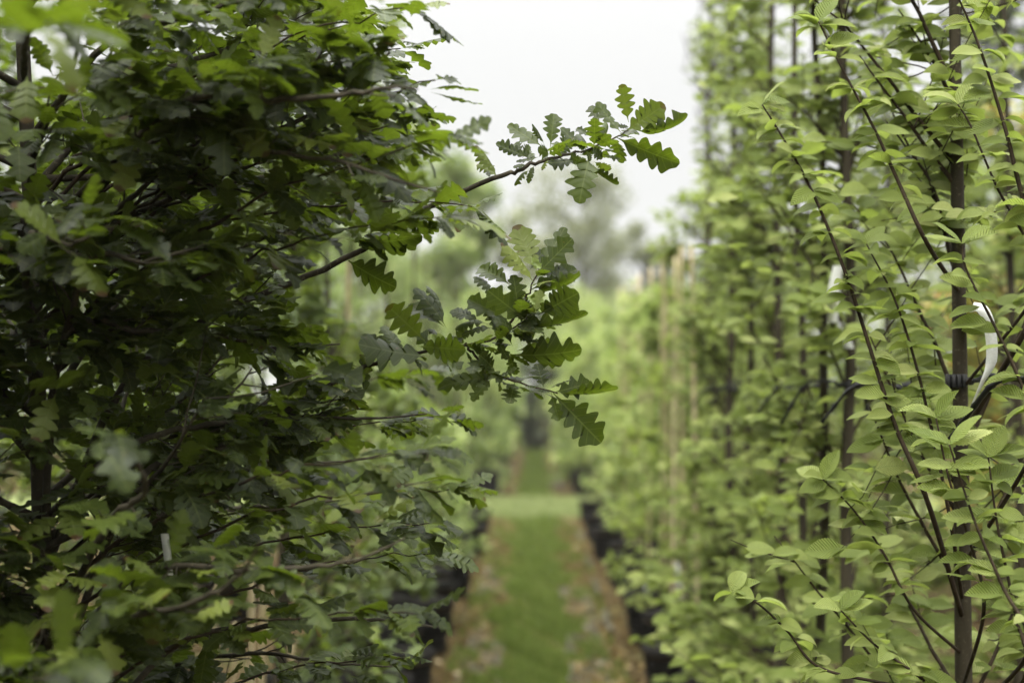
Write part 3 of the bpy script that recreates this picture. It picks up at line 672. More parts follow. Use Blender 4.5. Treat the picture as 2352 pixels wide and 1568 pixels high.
    SP = [  # trunk height, points (vx, vy, d), start, every, twig, count
        (1.35, [(250, 1050, 2.7), (400, 990, 2.75), (560, 965, 2.78), (700, 955, 2.8), (850, 960, 2.82), (980, 950, 2.83)], .25, .035, .09, 5),
        (1.15, [(330, 1190, 2.9), (480, 1110, 3.0), (560, 1080, 3.05), (640, 1055, 3.1), (780, 1060, 3.2), (900, 1040, 3.3)], .2, .045, .12, 5),
        (1.85, [(230, 420, 2.7), (330, 360, 2.65), (430, 305, 2.6), (540, 235, 2.5), (640, 190, 2.45), (760, 120, 2.4)], .3, .045, .12, 5),
        (1.85, [(300, 360, 2.68), (420, 315, 2.6), (500, 318, 2.5), (600, 345, 2.42), (780, 370, 2.35), (900, 410, 2.3), (1010, 442, 2.28)], .55, .07, .07, 3),
        (1.7, [(260, 520, 3.0), (450, 440, 3.1), (640, 390, 3.15), (800, 350, 3.2), (960, 330, 3.25)], .2, .045, .14, 5),
        (2.0, [(300, 200, 2.9), (500, 120, 3.0), (680, 60, 3.1), (820, 20, 3.15)], .2, .045, .15, 5),
        (2.1, [(250, 100, 2.6), (420, 40, 2.5), (640, -20, 2.4), (800, -40, 2.35)], .2, .05, .14, 5),
        (1.9, [(400, 250, 2.4), (640, 230, 2.3), (800, 215, 2.25), (900, 200, 2.2), (960, 205, 2.2)], .4, .045, .10, 4),
        (1.5, [(200, 620, 2.5), (330, 600, 2.4), (480, 560, 2.4)], .2, .05, .12, 5),
        (1.0, [(300, 1330, 2.6), (560, 1310, 2.35), (720, 1300, 2.3), (830, 1280, 2.3), (930, 1235, 2.3)], .45, .05, .08, 4),
        (0.9, [(220, 1460, 2.4), (420, 1390, 2.2), (540, 1330, 2.1), (600, 1240, 2.0)], .35, .05, .10, 4),
        (0.8, [(380, 1500, 2.9), (600, 1440, 2.8), (800, 1420, 2.7), (930, 1430, 2.62), (1010, 1440, 2.6)], .35, .05, .08, 4),
        (0.8, [(350, 1560, 3.2), (560, 1500, 3.1), (760, 1520, 3.0), (900, 1530, 3.0)], .3, .045, .12, 5),
        (1.1, [(240, 1220, 2.4), (330, 1130, 2.2), (300, 1040, 2.05), (270, 1010, 1.95)], .5, .09, .05, 2),
        (0.75, [(150, 1560, 2.3), (120, 1540, 2.0), (100, 1560, 1.8)], .4, .08, .06, 2),
        (2.2, [(60, 100, 2.2), (100, 40, 1.8), (150, 50, 1.6)], .6, .1, .04, 2),
        (1.65, [(60, 560, 2.4), (160, 560, 2.3), (250, 520, 2.2)], .3, .08, .07, 2),
        (1.2, [(500, 1180, 3.3), (700, 1160, 3.5), (900, 1120, 3.6), (1010, 1100, 3.7)], .2, .05, .12, 5),
        (1.55, [(300, 660, 2.95), (480, 600, 3.2), (620, 540, 3.3), (740, 500, 3.35), (860, 470, 3.4)], .2, .04, .12, 5),
        (1.45, [(-100, 610, 2.5), (0, 608, 2.55), (120, 608, 2.6), (260, 600, 2.6), (340, 560, 2.6)], .3, .05, .12, 5),
        (1.3, [(150, 780, 2.6), (330, 760, 2.6), (500, 770, 2.65), (640, 800, 2.7), (780, 790, 2.75)], .25, .04, .11, 5)]
    for z, q, f0, ev, tw, cn in SP:
        pp = br([onTrunk(z)] + [P(*a) for a in q], 0.008, 0.0016, 30, False); leafy(pp, f0, ev * 0.85, tw, cn, 0.089, pp.tubes); pp.tubes.build('branch', M['oakbark'], root, off)
    LvM = Lv; FR = Leaves()
    for q, cn, lf in [([(700, 60), (800, 20), (880, 12), (945, 18)], 3, (1048, 80)), ([(720, 170), (840, 125), (920, 112)], 5, (975, 100)), ([(780, 260), (880, 210), (960, 190), (1000, 185)], 4, (1060, 168)),
                  ([(800, 330), (900, 285), (970, 272)], 5, (1030, 265)), ([(860, 390), (960, 330), (1030, 318)], 4, (1112, 322)), ([(820, 400), (960, 420), (1040, 450), (1085, 475)], 4, (1178, 552)),
                  ([(860, 500), (960, 520), (1010, 500)], 4, (1190, 485)), ([(700, 970), (850, 955), (960, 945), (1020, 955)], 5, (1112, 972)), ([(850, 1120), (960, 1130), (1040, 1122)], 5, (1126, 1116)),
                  ([(850, 1250), (940, 1255), (1000, 1270)], 4, (1108, 1292)), ([(820, 1380), (900, 1405), (960, 1410)], 4, (1060, 1425)), ([(800, 880), (900, 860), (980, 850)], 6, (1060, 828)),
                  ([(800, 1480), (880, 1500), (930, 1510)], 4, (960, 1530)), ([(700, 230), (800, 200), (880, 165)], 5, (940, 150)), ([(700, 110), (800, 70), (860, 55)], 5, (900, 60)),
                  ([(820, 1190), (920, 1185), (990, 1200)], 5, (1050, 1190)), ([(780, 1060), (900, 1050), (980, 1040)], 5, (1060, 1045)), ([(700, 300), (800, 260), (870, 250)], 5, (960, 240))]:
        dd = rng.uniform(2.25, 3.1) if q[0][1] != 880 else 3.7
        P3 = [P(*a, dd) for a in q]; z0 = min(3.0, max(0.5, P3[0][2] - 0.3))
        t_ = np.linspace(0, 1, 30)[:, None]; a0 = onTrunk(z0); c0 = (a0 + P3[0]) / 2 + np.array([0, 0, 0.14])
        pp = (1 - t_) ** 2 * a0 + 2 * t_ * (1 - t_) * c0 + t_ ** 2 * P3[-1]; pp[1:-1] += rng.normal(0, 0.0035, (28, 3)); T = Tubes(); T.add(pp, np.linspace(0.0048, 0.0012, 30), 6)
        tipp = P(*lf, dd); e = pp[-1]; FR.add(e, unit(tipp - e), unit(np.array([rng.normal(0, .3), -0.5, 1])), np.linalg.norm(tipp - e))
        for j in (29, 27, 25, 22, 19, 16): rosette(FR, pp[j], unit(pp[j] - pp[j - 1]), rng, cn if j < 29 else 3, 0.085)
        T.build('branch', M['twig'], root, off)
    for b, t, roll in (((75, 240), (395, 420), 30), ((90, 100), (570, 70), 60), ((420, 110), (460, 185), 20), ((480, 50), (690, -10), 50), ((380, 40), (180, 80), 60), ((330, 100), (150, 140), 50), ((330, 60), (240, -60), 20), ((240, 150), (340, 230), 60), ((420, 20), (310, -110), 10), ((460, 20), (640, -80), 15), ((520, 0), (680, -20), 50), ((200, 180), (90, 30), 40)):
        place_leaf(root, off, zoomB(*b), zoomB(*t), 2.89, 2.86, roll, 'oak', nobj[0] % 14, M['oak'], 1.1); nobj[0] += 1
    for j in (40, 43, 46, 49, 52, 55): rosette(FR, np.asarray(b1[j]), unit(np.asarray(b1[j] - b1[j - 1])), rng, 2, 0.062)
    for j in (36, 39, 42, 45, 48, 51, 54): rosette(FR, np.asarray(b2[j]), unit(np.asarray(b2[j] - b2[j - 1])), rng, 4, 0.062)
    for sh, js in ((b2u, (5, 8, 11, 14, 17)), (b2d, (4, 8, 11, 14, 18, 21))):
        for j in js: rosette(FR, np.asarray(sh[j]), unit(np.asarray(sh[j] - sh[j - 1])), rng, 3, 0.055)
    # rest of the crown, all round the trunk
    for i in range(104):
        z = rng.uniform(0.45, 3.5); az = rng.uniform(0, 6.28) if i < 72 else rng.uniform(3.3, 5.2); el = rng.uniform(0.15, 0.7)
        ln = rng.uniform(0.5, 1.05) * (1.15 - 0.2 * abs(z - 1.7))
        if i >= 72: ln = rng.uniform(0.25, 0.5)
        d = np.array([math.cos(az) * math.cos(el), math.sin(az) * math.cos(el), math.sin(el)])
        pp = grow(onTrunk(z), d, ln, rng, 12, -0.01, 0.1); tp_, tv_, dd_ = proj(pp)
        if ((dd_ > 0) & (dd_ < np.where(tp_ > 330, 2.45, 1.95))).any() or (np.interp(tv_, LY, LX) < tp_).any(): continue
        T = Tubes(); T.add(pp, np.linspace(0.008, 0.002, 12), 6)
        leafy(pp, 0.2, 0.05, 0.18, 5, 0.089, T); T.build('branch', M['oakbark'], root, off)
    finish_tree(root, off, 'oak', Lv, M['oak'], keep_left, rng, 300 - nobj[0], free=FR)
    return root
oak_hero()

def generic_oak(x, y, h, rng, label, group, n_obj, nbr=30, detail=True, keep=keep_left, name='oak_tree', mat='oak', z0=0.30, kind='oak', size=0.085, spread=0.75, density=1.0, cat='tree'):
    base = np.array([x, y, z0]); root = empty(name, base.tolist(), label, cat, group)
    tp = grow(base, [0, 0, 1], h - z0, rng, 12, 0.25, 0.03)
    trunk_mesh(root, base, tp, 0.008 * h, 0.005, M['oakbark'], 8)
    Lv = Leaves(); TT = Tubes()
    for i in range(nbr):
        f = rng.uniform(0.05, 0.97); p = tp[0] + (tp[-1] - tp[0]) * f; p = np.array([np.interp(f, np.linspace(0, 1, 12), tp[:, j]) for j in range(3)])
        az = rng.uniform(0, 6.28); el = rng.uniform(0.1, 0.9); ln = spread * rng.uniform(0.5, 1.1) * (1.15 - 0.7 * f)
        d = np.array([math.cos(az) * math.cos(el), math.sin(az) * math.cos(el), math.sin(el)])
        pp = grow(p, d, ln, rng, 8, 0.0, 0.1)
        T = Tubes() if detail else TT
        if keep is not None and not keep(pp).all(): pp = pp[:4]
        if keep is not None and not keep(pp).all(): continue
        T.add(pp, np.linspace(0.008, 0.002, len(pp)), 5)
        if detail: T.build('branch', M['oakbark'], root, base)
        m = int((9 if detail else 8) * density)
        for k in range(m):
            u = rng.uniform(0.25, 1) * (len(pp) - 1); a = int(u); q = pp[a] if a >= len(pp) - 1 else pp[a] + (pp[a + 1] - pp[a]) * (u - a)
            sd = rng.normal(0, 1, 3) + unit(pp[-1] - pp[0]); sd[2] *= 0.5; tw = grow(q, sd, rng.uniform(0.08, 0.24), rng, 4, 0.03)
            rosette(Lv, tw[-1], unit(tw[-1] - tw[-2]), rng, 6, size); rosette(Lv, tw[1], unit(tw[2] - tw[1]), rng, 3, size)
            TT.add(tw, np.linspace(0.002, 0.001, 4), 4)
    if TT.V: TT.build('twig', M['twig'], root, base)['kind'] = 'stuff'
    finish_tree(root, base, kind, Lv, M[mat], keep, rng, n_obj, TPL['mini'][1] if n_obj == 0 else None)
    return root

def keep_side(p):
    vx, vy, d = proj(p); return (d < 0) | (vx < -120) | (vx > 2480) | (d > 3.0)
for i, (x, y) in enumerate([(-1.2, 1.25), (-1.15, 0.0), (-1.1, -1.3), (-2.2, 2.0), (-2.2, 0.6), (-3.2, 1.6), (1.1, 0.2), (1.1, -1.2), (-1.1, -2.6), (1.1, -2.6)]):
    generic_oak(x, y, 3.7, np.random.RandomState(150 + i), '%s oak standing outside the picture beside the camera' % ORD[i], 'oaks beside and behind the camera', 0, 26, False, keep=keep_side, spread=0.6, z0=0.3)

oy = [3.95, 5.1, 6.3, 7.5, 8.7, 9.9, 11.2, 12.5, 13.9, 15.3, 16.8]
for i, y in enumerate(oy):
    rng = np.random.RandomState(100 + i)
    h = [3.6, 3.3, 3.1, 3.0, 3.0, 2.9, 3.0, 2.9, 2.9, 3.1, 3.0][i]
    generic_oak((-1.0 if i < 4 else -0.9) + rng.normal(0, 0.03), y, h, rng, '%s young oak from the camera in the front row left of the path' % ORD[i + 1], 'oaks in the front row left of the path',
                [300, 300, 260, 200, 0, 0, 0, 0, 0, 0, 0][i], 30 if i < 4 else 26, i < 4, size=0.085, mat='oak_lit' if i < 4 else 'bush', spread=0.72)
k = 0
for r_, x in enumerate((-2.1, -3.2)):
    for i in range(7 - r_):
        y = 3.2 + i * 1.9 + r_ * 0.8; rng = np.random.RandomState(200 + k); k += 1
        generic_oak(x, y, rng.uniform(2.7, 3.4), rng, '%s oak from the camera in the %s row left of the path' % (ORD[i], ('second', 'third')[r_]), 'oaks in the rows behind on the left',
                    120 if i < 2 and r_ == 0 else 0, 34 if i < 3 else 22, False, keep=None, mat='oak' if i < 2 else 'oak_lit' if i < 4 else 'bush', spread=0.7)
for i in range(7):
    y = 4.6 + i * 1.7; rng = np.random.RandomState(260 + i)
    pot(-2.1 if i % 2 else -3.2, y, '%s pot back from the path on the left, under the rear oaks' % ORD[i])

# ------------------------------------------------------------------ hornbeams on the right
def horn(x, y, h, rng, label, group, n_obj, nbr, lean=0.0, hero=None, keep=keep_right, rt=0.021, size=0.078, mat='hb', z0=0.3, detail=True, step=0.07, lo=None, name='hornbeam_tree'):
    base = np.array([x, y, z0]); root = empty(name, base.tolist(), label, 'tree', group)
    tp = smooth_path([base, base + [lean * 0.3, 0, h * 0.3], base + [lean * 0.2, 0.01, h * 0.55], base + [lean * -0.4, 0, h - z0]], 20)
    if not hero:                                           # stems are never quite straight
        hh_ = tp[:, 2]; a_ = rng.uniform(0, 6.28, 3)
        tp[:, 0] += 0.014 * np.sin(hh_ * 2.1 + a_[0]) + 0.006 * np.sin(hh_ * 5.3 + a_[1]); tp[:, 1] += 0.012 * np.sin(hh_ * 2.6 + a_[2])
    trunk_mesh(root, base, tp, rt, 0.006, M['hbbark'], 10 if detail else 6)
    Lv = Leaves(); TT = Tubes()
    if hero: hero(root, base, Lv, tp, rng)
    for i in range(int(nbr * ((1.5 if not hero else 2.6) if detail else 2.2))):
        f = rng.uniform(0.0, 0.95)
        if f > 0.6 and rng.rand() < (0.1 if y > 6 else 0): continue
        p = np.array([np.interp(f, np.linspace(0, 1, 20), tp[:, j]) for j in range(3)])
        az = rng.uniform(0.1, 3.04) if rng.rand() < (0.97 if not hero else 0.8) else rng.uniform(0, 6.28)
        el = rng.uniform(0.75, 1.25); ln = rng.uniform(0.3, 0.72) * (1.1 - 0.5 * f)
        if i % 5 == 0: f = rng.uniform(0, 0.1); el = rng.uniform(0.0, 0.6); ln = rng.uniform(0.3, 0.6); p = tp[int(f * 19)]
        d = np.array([math.cos(az) * math.cos(el), math.sin(az) * math.cos(el), math.sin(el)])
        pp = grow(p, d, ln, rng, 10, 0.0, 0.06)
        ok = keep(pp) if keep is not None else np.ones(len(pp), bool)
        if not ok.all():
            m = int(np.argmin(ok)); pp = pp[:m]
            if len(pp) < 4: continue
        T = Tubes() if detail else TT
        T.add(pp, np.linspace(0.0058, 0.0016, len(pp)), 6 if detail else 4)
        alternate(Lv, pp[2:], rng, step, size)
        for k in range(4):
            u = rng.randint(2, len(pp)); tw = grow(pp[u - 1], unit(pp[u - 1] - pp[u - 2] + rng.normal(0, 0.7, 3)), rng.uniform(0.12, 0.34), rng, 5, 0.03, 0.08)
            if keep is not None and not keep(tw).all(): continue
            T.add(tw, np.linspace(0.002, 0.001, 5), 4); alternate(Lv, tw[1:], rng, step, size)
        if detail: T.build('branch', M['twig'], root, base)
    if TT.V: TT.build('twig', M['twig'], root, base)['kind'] = 'stuff'
    finish_tree(root, base, 'hb', Lv, M[mat], keep, rng, n_obj, lo)
    return root

def hb_hero(root, base, Lv, tp, rng):
    HB = [([(2190, 1420), (2130, 1150), (2050, 960), (1950, 650), (1870, 450), (1800, 320), (1750, 240)], 2.95, 0.0062),
          ([(2206, 670), (2130, 560), (2060, 410), (2010, 300), (1930, 150), (1880, 50)], 2.95, 0.0055),
          ([(2206, 1010), (2420, 620), (2352, 460), (2310, 300), (2250, 110), (2190, -30)], 2.75, 0.007),
          ([(2215, 900), (2400, 640), (2352, 540), (2290, 430), (2230, 290), (2200, 240)], 2.85, 0.004),
          ([(2206, 1380), (2180, 1180), (2120, 900), (2060, 700), (1990, 560)], 3.0, 0.005),
          ([(2206, 1568), (2260, 1400), (2230, 1250), (2180, 1100), (2150, 960)], 2.75, 0.0045),
          ([(2206, 1600), (2030, 1568), (1880, 1530), (1810, 1450), (1740, 1385), (1680, 1360)], 2.9, 0.004),
          ([(2206, 1640), (2360, 1500), (2300, 1340), (2240, 1200), (2180, 1020)], 2.6, 0.005),
          ([(2206, 1700), (2352, 1560), (2330, 1400), (2290, 1200), (2270, 1050)], 2.7, 0.005),
          ([(2206, 1300), (2380, 1020), (2352, 900), (2290, 760), (2220, 620), (2210, 560)], 2.7, 0.005),
          ([(2206, 1500), (2100, 1400), (2030, 1270), (1960, 1170), (1890, 1100)], 3.05, 0.004),
          ([(2206, 1650), (2120, 1560), (2010, 1480), (1930, 1400)], 2.85, 0.004)]
    for pts, d, r in HB:
        T = Tubes(); P3 = [np.array([np.interp(P(*pts[0], 3.2)[2], tp[:, 2], tp[:, j]) for j in range(3)])] + [P(*q, d + 0.02 * i) for i, q in enumerate(pts[1:])]
        pp = smooth_path(P3, 40); T.add(pp, np.linspace(r, 0.0016, 40), 7); T.build('branch', M['twig'], root, base)
        alternate(Lv, pp[12:], rng, 0.047, 0.065, (3, 5), 0.6)
        a = pp[-1] - pp[-3]
        for q in range(4):
            s_ = [-1, 1, -0.6, 0.3][q]
            Lv.add(pp[-1], unit(np.array([s_, rng.normal(0, .3), 0.35 + rng.uniform(0, .3)])), unit(np.array([rng.normal(0, .2), -0.6, 1])), rng.uniform(0.06, 0.085))
def keep_hero(p):
    vx, vy, d = proj(p); lim = np.interp(vy, [0, 250, 700, 1000, 1330, 1568], [1780, 1690, 1780, 1800, 1620, 1700])
    return (vx > lim) & (d > 2.2)
GR = 'hornbeams in the front row right of the path'
F_ROW = [(2205, 3.2), (1945, 4.4), (1785, 5.7), (1680, 6.95), (1635, 7.9)]
hx = []
for i, (vx, d) in enumerate(F_ROW):
    p = P(vx, 910, d); rng = np.random.RandomState(300 + i); hx.append(p)
    lab = ['thick-stemmed hornbeam at far right carrying the long white label', 'second hornbeam of the right front row, with a blurred white label', 'third hornbeam of the right front row counted from the camera',
           'fourth hornbeam of the right front row counted from the camera', 'fifth and last tall hornbeam of the right front row, beside the open sky'][i]
    horn(p[0], p[1], [4.6, 4.8, 4.8, 4.9, 5.0][i], rng, lab, GR, 300, [20, 30, 34, 38, 40][i], lean=rng.uniform(-0.02, 0.03), hero=hb_hero if i == 0 else None, keep=keep_hero if i == 0 else keep_right, rt=[0.0215, 0.022, 0.024, 0.025, 0.025][i])
for i, (vx, d) in enumerate([(1885, 4.5), (1835, 5.0), (1728, 6.1)]):
    p = P(vx, 910, d)
    horn(p[0], p[1], 4.7, np.random.RandomState(315 + i), '%s thin sparsely leaved stem from the right, standing between the front hornbeams' % ORD[i], 'thin stems between the front hornbeams', 90, 5, lean=0.02 * math.sin(i * 2), rt=0.017)
S_ROW = [(2760, 4.2), (2330, 5.4), (2040, 6.9), (1870, 8.9), (1735, 9.6)]
for i, (vx, d) in enumerate(S_ROW):
    p = P(vx, 910, d); rng = np.random.RandomState(320 + i)
    if i == 0: continue
    horn(p[0], p[1], 4.6, rng, '%s slimmer hornbeam from the right in the second row of hornbeams' % ORD[i - 1], 'hornbeams in the second row on the right', [0, 260, 220, 120, 60][i], [0, 22, 32, 34, 34][i], rt=0.023)
k = 0
for x, ys in ((2.75, (6.3, 8.2, 10.2, 12.2)), (3.8, (7.6, 9.8, 12)), (5.0, (10, 12.6))):
    for i, y in enumerate(ys):
        rng = np.random.RandomState(340 + k); k += 1
        if x == 2.75 and y == 8.2: continue
        horn(x, y, rng.uniform(3.6, 4.6) if x > 2.8 else 3.6, rng, '%s hornbeam from the camera in the %s row on the right' % (ORD[i], {2.75: 'third', 3.8: 'fourth', 5.0: 'fifth'}[x]), 'hornbeams in the rear rows on the right', 0, 24, keep=None, detail=False, step=0.085, mat='hb' if x < 5 else 'lime', size=0.085)

for i in range(6):
    horn(6.5 + 0.8 * (i % 2), 9.5 + i * 2.6, 3.4, np.random.RandomState(380 + i), '%s hornbeam from the camera in the outermost row on the right' % ORD[i], 'hornbeams in the rear rows on the right', 0, 20, keep=None, detail=False, step=0.1, mat='lime', size=0.11)
# bright shrubs and a dark tree behind, upper right
def blob_tree(x, y, h, rad, n, size, mat, label, group, seed, name='shrub', cat='shrub', z_lo=0.3, clumps=14, trunk_r=0.05, keep=None, flat=1.0):
    rng = np.random.RandomState(seed); base = np.array([x, y, 0.0]); root = empty(name, base.tolist(), label, cat, group)
    t = Tubes(); tp = grow(base, [0, 0, 1], h * 0.85, rng, 9, 0.2, 0.04); t.add(tp, np.linspace(trunk_r, trunk_r * 0.25, 9), 7); t.build('trunk', M['oakbark'], root, base)
    cs = []; T = Tubes()
    for i in range(clumps):
        a = rng.uniform(0, 6.28); zz = rng.uniform(z_lo, h); prof = math.sqrt(max(0.05, 1 - ((zz - (z_lo + (h - z_lo) * 0.42)) / ((h - z_lo) * 0.62)) ** 2))
        rr = rad * prof * rng.uniform(0.35, 0.95); c = np.array([x + math.cos(a) * rr, y + math.sin(a) * rr, zz]); cs.append((c, rad * rng.uniform(0.22, 0.42)))
        s_ = np.array([np.interp(max(0.1, zz - rr * 0.8), tp[:, 2], tp[:, j]) for j in range(3)])
        T.add(smooth_path([s_, (s_ + c) / 2 + [0, 0, 0.1 * rr], c], 6), np.linspace(trunk_r * 0.4, trunk_r * 0.1, 6), 5)
    T.build('limb', M['oakbark'], root, base)['kind'] = 'stuff'
    ix = rng.randint(0, len(cs), n); C = np.array([c for c, r in cs])[ix]; Rr = np.array([r for c, r in cs])[ix]
    v = rng.normal(0, 1, (n, 3)); v /= np.linalg.norm(v, axis=1)[:, None]; p = C + v * (Rr * rng.rand(n) ** 0.45)[:, None] * np.array([1, 1, 0.8 * flat])
    p[:, 2] = np.maximum(p[:, 2], 0.1)
    d = rng.normal(0, 1, (n, 3)); nn = rng.normal(0, 0.5, (n, 3)) + [0, -0.3, 1]
    Lv = Leaves(); Lv.p = list(p); Lv.d = list(d); Lv.n = list(nn); Lv.s = list(size * rng.uniform(0.6, 1.3, n))
    A = Lv.arr()
    if keep is not None:
        kk = keep(A[0]); A = tuple(a[kk] for a in A)
    bake_leaves('foliage', A, TPL['mini'][1], M[mat], root, base, rng)
    return root
blob_tree(2.75, 8.1, 3.5, 0.6, 2600, 0.09, 'yellow', 'yellow-leaved shrub with orange tips behind the far right hornbeam', None, 41)
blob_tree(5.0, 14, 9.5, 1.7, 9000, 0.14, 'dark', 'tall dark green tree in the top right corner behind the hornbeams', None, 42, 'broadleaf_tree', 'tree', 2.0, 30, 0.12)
blob_tree(3.6, 11.2, 5.6, 1.15, 7600, 0.1, 'lime', 'lime green shrub beside the yellow one behind the hornbeams', None, 43)

# ------------------------------------------------------------------ lower trees with canes, right of the path
def keep_far_r(p):
    vx, vy, d = proj(p); lim = np.interp(vy, [400, 520, 640, 900, 1000, 1200, 1568], [1540, 1450, 1370, 1315, 1295, 1318, 1395])
    return vx > lim
cy = [9.1, 9.9, 10.9, 12.0, 13.2, 14.5, 15.9, 17.3]
for i, y in enumerate(cy):
    rng = np.random.RandomState(400 + i)
    generic_oak(1.05 + rng.normal(0, .04), y, [2.9, 2.3, 2.3, 2.4, 2.4, 2.5, 2.6, 2.6][i], rng, '%s low leafy tree from the near end of the caned row right of the path' % ORD[i], 'caned young trees right of the path', 0, 30, False,
                keep=keep_far_r, name='young_tree', mat='lime' if i % 3 else 'hb', kind='hb', size=0.085, spread=0.55)
    pot(1.0, y, '%s pot under the caned young trees right of the path' % ORD[i])
k = 0
for i, (vx, top) in enumerate([(1592, 560), (1565, 565), (1548, 590), (1530, 585), (1520, 600), (1492, 615), (1472, 630), (1460, 640), (1440, 655), (1428, 660)]):
    d = 0.84 * F / (vx - 1230); a = P(vx, top, d); T = Tubes(); zz = np.linspace(0.3, a[2], 16)
    rr = np.where(np.arange(16) % 3 == 0, 0.0105, 0.0085)
    lx = (i % 3 - 1) * 0.012
    T.add(np.stack([a[0] + lx * (zz - 1.6), np.full(16, a[1]), zz], -1), rr, 8)
    o = T.build('bamboo_cane', M['cane']); tag(o, '%s bare bamboo cane from the right in the row of young trees' % ORD[i], 'cane', 'bamboo canes right of the path')
for i, (vx, top, bot, d) in enumerate([(578, 1180, 1900, 4.6), (494, 1340, 1900, 5.2), (605, 1250, 1900, 5.0), (800, 600, 1500, 7.5), (425, 760, 1500, 5.2), (670, 1480, 2000, 4.9), (540, 1430, 2000, 5.9)]):
    a = P(vx, top, d); T = Tubes(); zz = np.linspace(0.3, max(a[2], 0.6), 14)
    T.add(np.stack([np.full(14, a[0]), np.full(14, a[1]) , zz], -1), np.where(np.arange(14) % 3 == 0, 0.0125, 0.0105), 8)
    o = T.build('bamboo_cane', M['cane']); tag(o, ['cane beside a dark stem, tallest of those low at left', 'short pale cane low at left, left of the tied stem', 'cane just right of the tied dark stem, low at left', 'long cane standing behind the gap between the two oak branches', 'cane in the opening left of the thick oak branch', 'short cane near the bottom edge, under the oaks', 'faint cane between the two short ones at the bottom left'][i] , 'cane', 'bamboo canes among the oaks')

# pots of the front rows
for i, y in enumerate([2.75] + oy):
    pot(-0.97 if i else -0.97, y, '%s black pot from the camera under the front row of oaks' % ORD[i])
for i, y in enumerate([6.9, 7.7, 8.5, 9.3, 10.1, 10.9, 11.8, 12.7, 13.6, 14.5, 15.4, 16.3, 17.3, 18.2]):
    pot(-0.76 + 0.07 * math.sin(i * 2.3), y - 0.35 + 0.12 * math.sin(i * 5.1), '%s smaller black pot at the left edge of the path' % ORD[i], 0.85)
for i, p in enumerate(hx):
    pot(p[0], p[1], '%s black pot from the camera under the front row of hornbeams' % ORD[i])
for i, y in enumerate([6.9, 7.7, 8.5, 9.3, 10.2, 11.1, 12.0, 13.0, 14.0, 15.0, 16.0, 17.0, 18.0]):
    pot(0.79 + 0.08 * math.sin(i * 2.9 + 1), y + 0.13 * math.sin(i * 4.3), '%s smaller black pot at the right edge of the path' % ORD[i], 0.72 + 0.12 * math.sin(i * 3.7) ** 2)

# rows beyond the crossing
def keep_beyond(p):
    vx, vy, d = proj(p); return np.abs(vx - 1232) > np.interp(vy, [400, 560, 700, 850, 1000, 1100, 1200], [66, 36, 6, 4, 9, 28, 48])
for s_, side in ((-1, 'left'), (1, 'right')):
    for i in range(9):
        y = 24.2 + i * 2.5; rng = np.random.RandomState(500 + i + 50 * (s_ > 0))
        h = (3.4 + 0.15 * i) if s_ < 0 else 2.9 + 0.12 * i
        pot(s_ * 0.8, y - 0.9, '%s black pot beyond the crossing, %s of the path' % (ORD[i], side), 1.0, 'black pots beyond the crossing')
        blob_tree(s_ * (1.02 + 0.03 * i), y, h, 0.8, 1500, 0.15, ('bush', 'lime')[(i + (s_ > 0)) % 2], '%s tree of the row beyond the crossing, %s of the path' % (ORD[i], side), 'nursery trees beyond the crossing', 520 + i + 40 * (s_ > 0), 'young_tree', 'tree', 0.12, 20, 0.03, keep_beyond)
for i in range(5):
    blob_tree(-3.2, 24 + i * 4.5, 4.6, 1.4, 2600, 0.15, 'bush', '%s leafy tree of the left back row beyond the crossing' % ORD[i], 'back row trees left beyond the crossing', 570 + i, 'young_tree', 'tree', 0.4, 22, 0.05)
    blob_tree(3.4, 24 + i * 4.5, 3.9, 1.3, 2600, 0.15, 'lime', '%s leafy tree of the right back row beyond the crossing' % ORD[i], 'back row trees right beyond the crossing', 580 + i, 'young_tree', 'tree', 0.4, 22, 0.05)
# shadowed gap at the path end, filled by an added dark bush
blob_tree(0.15, 42.5, 3.0, 1.2, 6200, 0.14, 'dark', 'added dark foliage standing for the shadowed gap at the far path end', None, 601, z_lo=0.1, clumps=26)
blob_tree(-3.0, 50, 6.5, 2.6, 7000, 0.22, 'bush', 'rounded green tree at the end of the path, left of its middle', None, 602, 'broadleaf_tree', 'tree', 0.5, 30, 0.1)
blob_tree(4.2, 50, 5.0, 2.6, 6500, 0.22, 'bush', 'wide green tree at the far end, right of the path', None, 603, 'broadleaf_tree', 'tree', 0.4, 30, 0.1)
blob_tree(1.0, 54, 5.2, 3.4, 11000, 0.22, 'lime', 'broad rounded tree behind the shadowed gap at the end of the path', None, 605, 'broadleaf_tree', 'tree', 0.3, 40, 0.1)
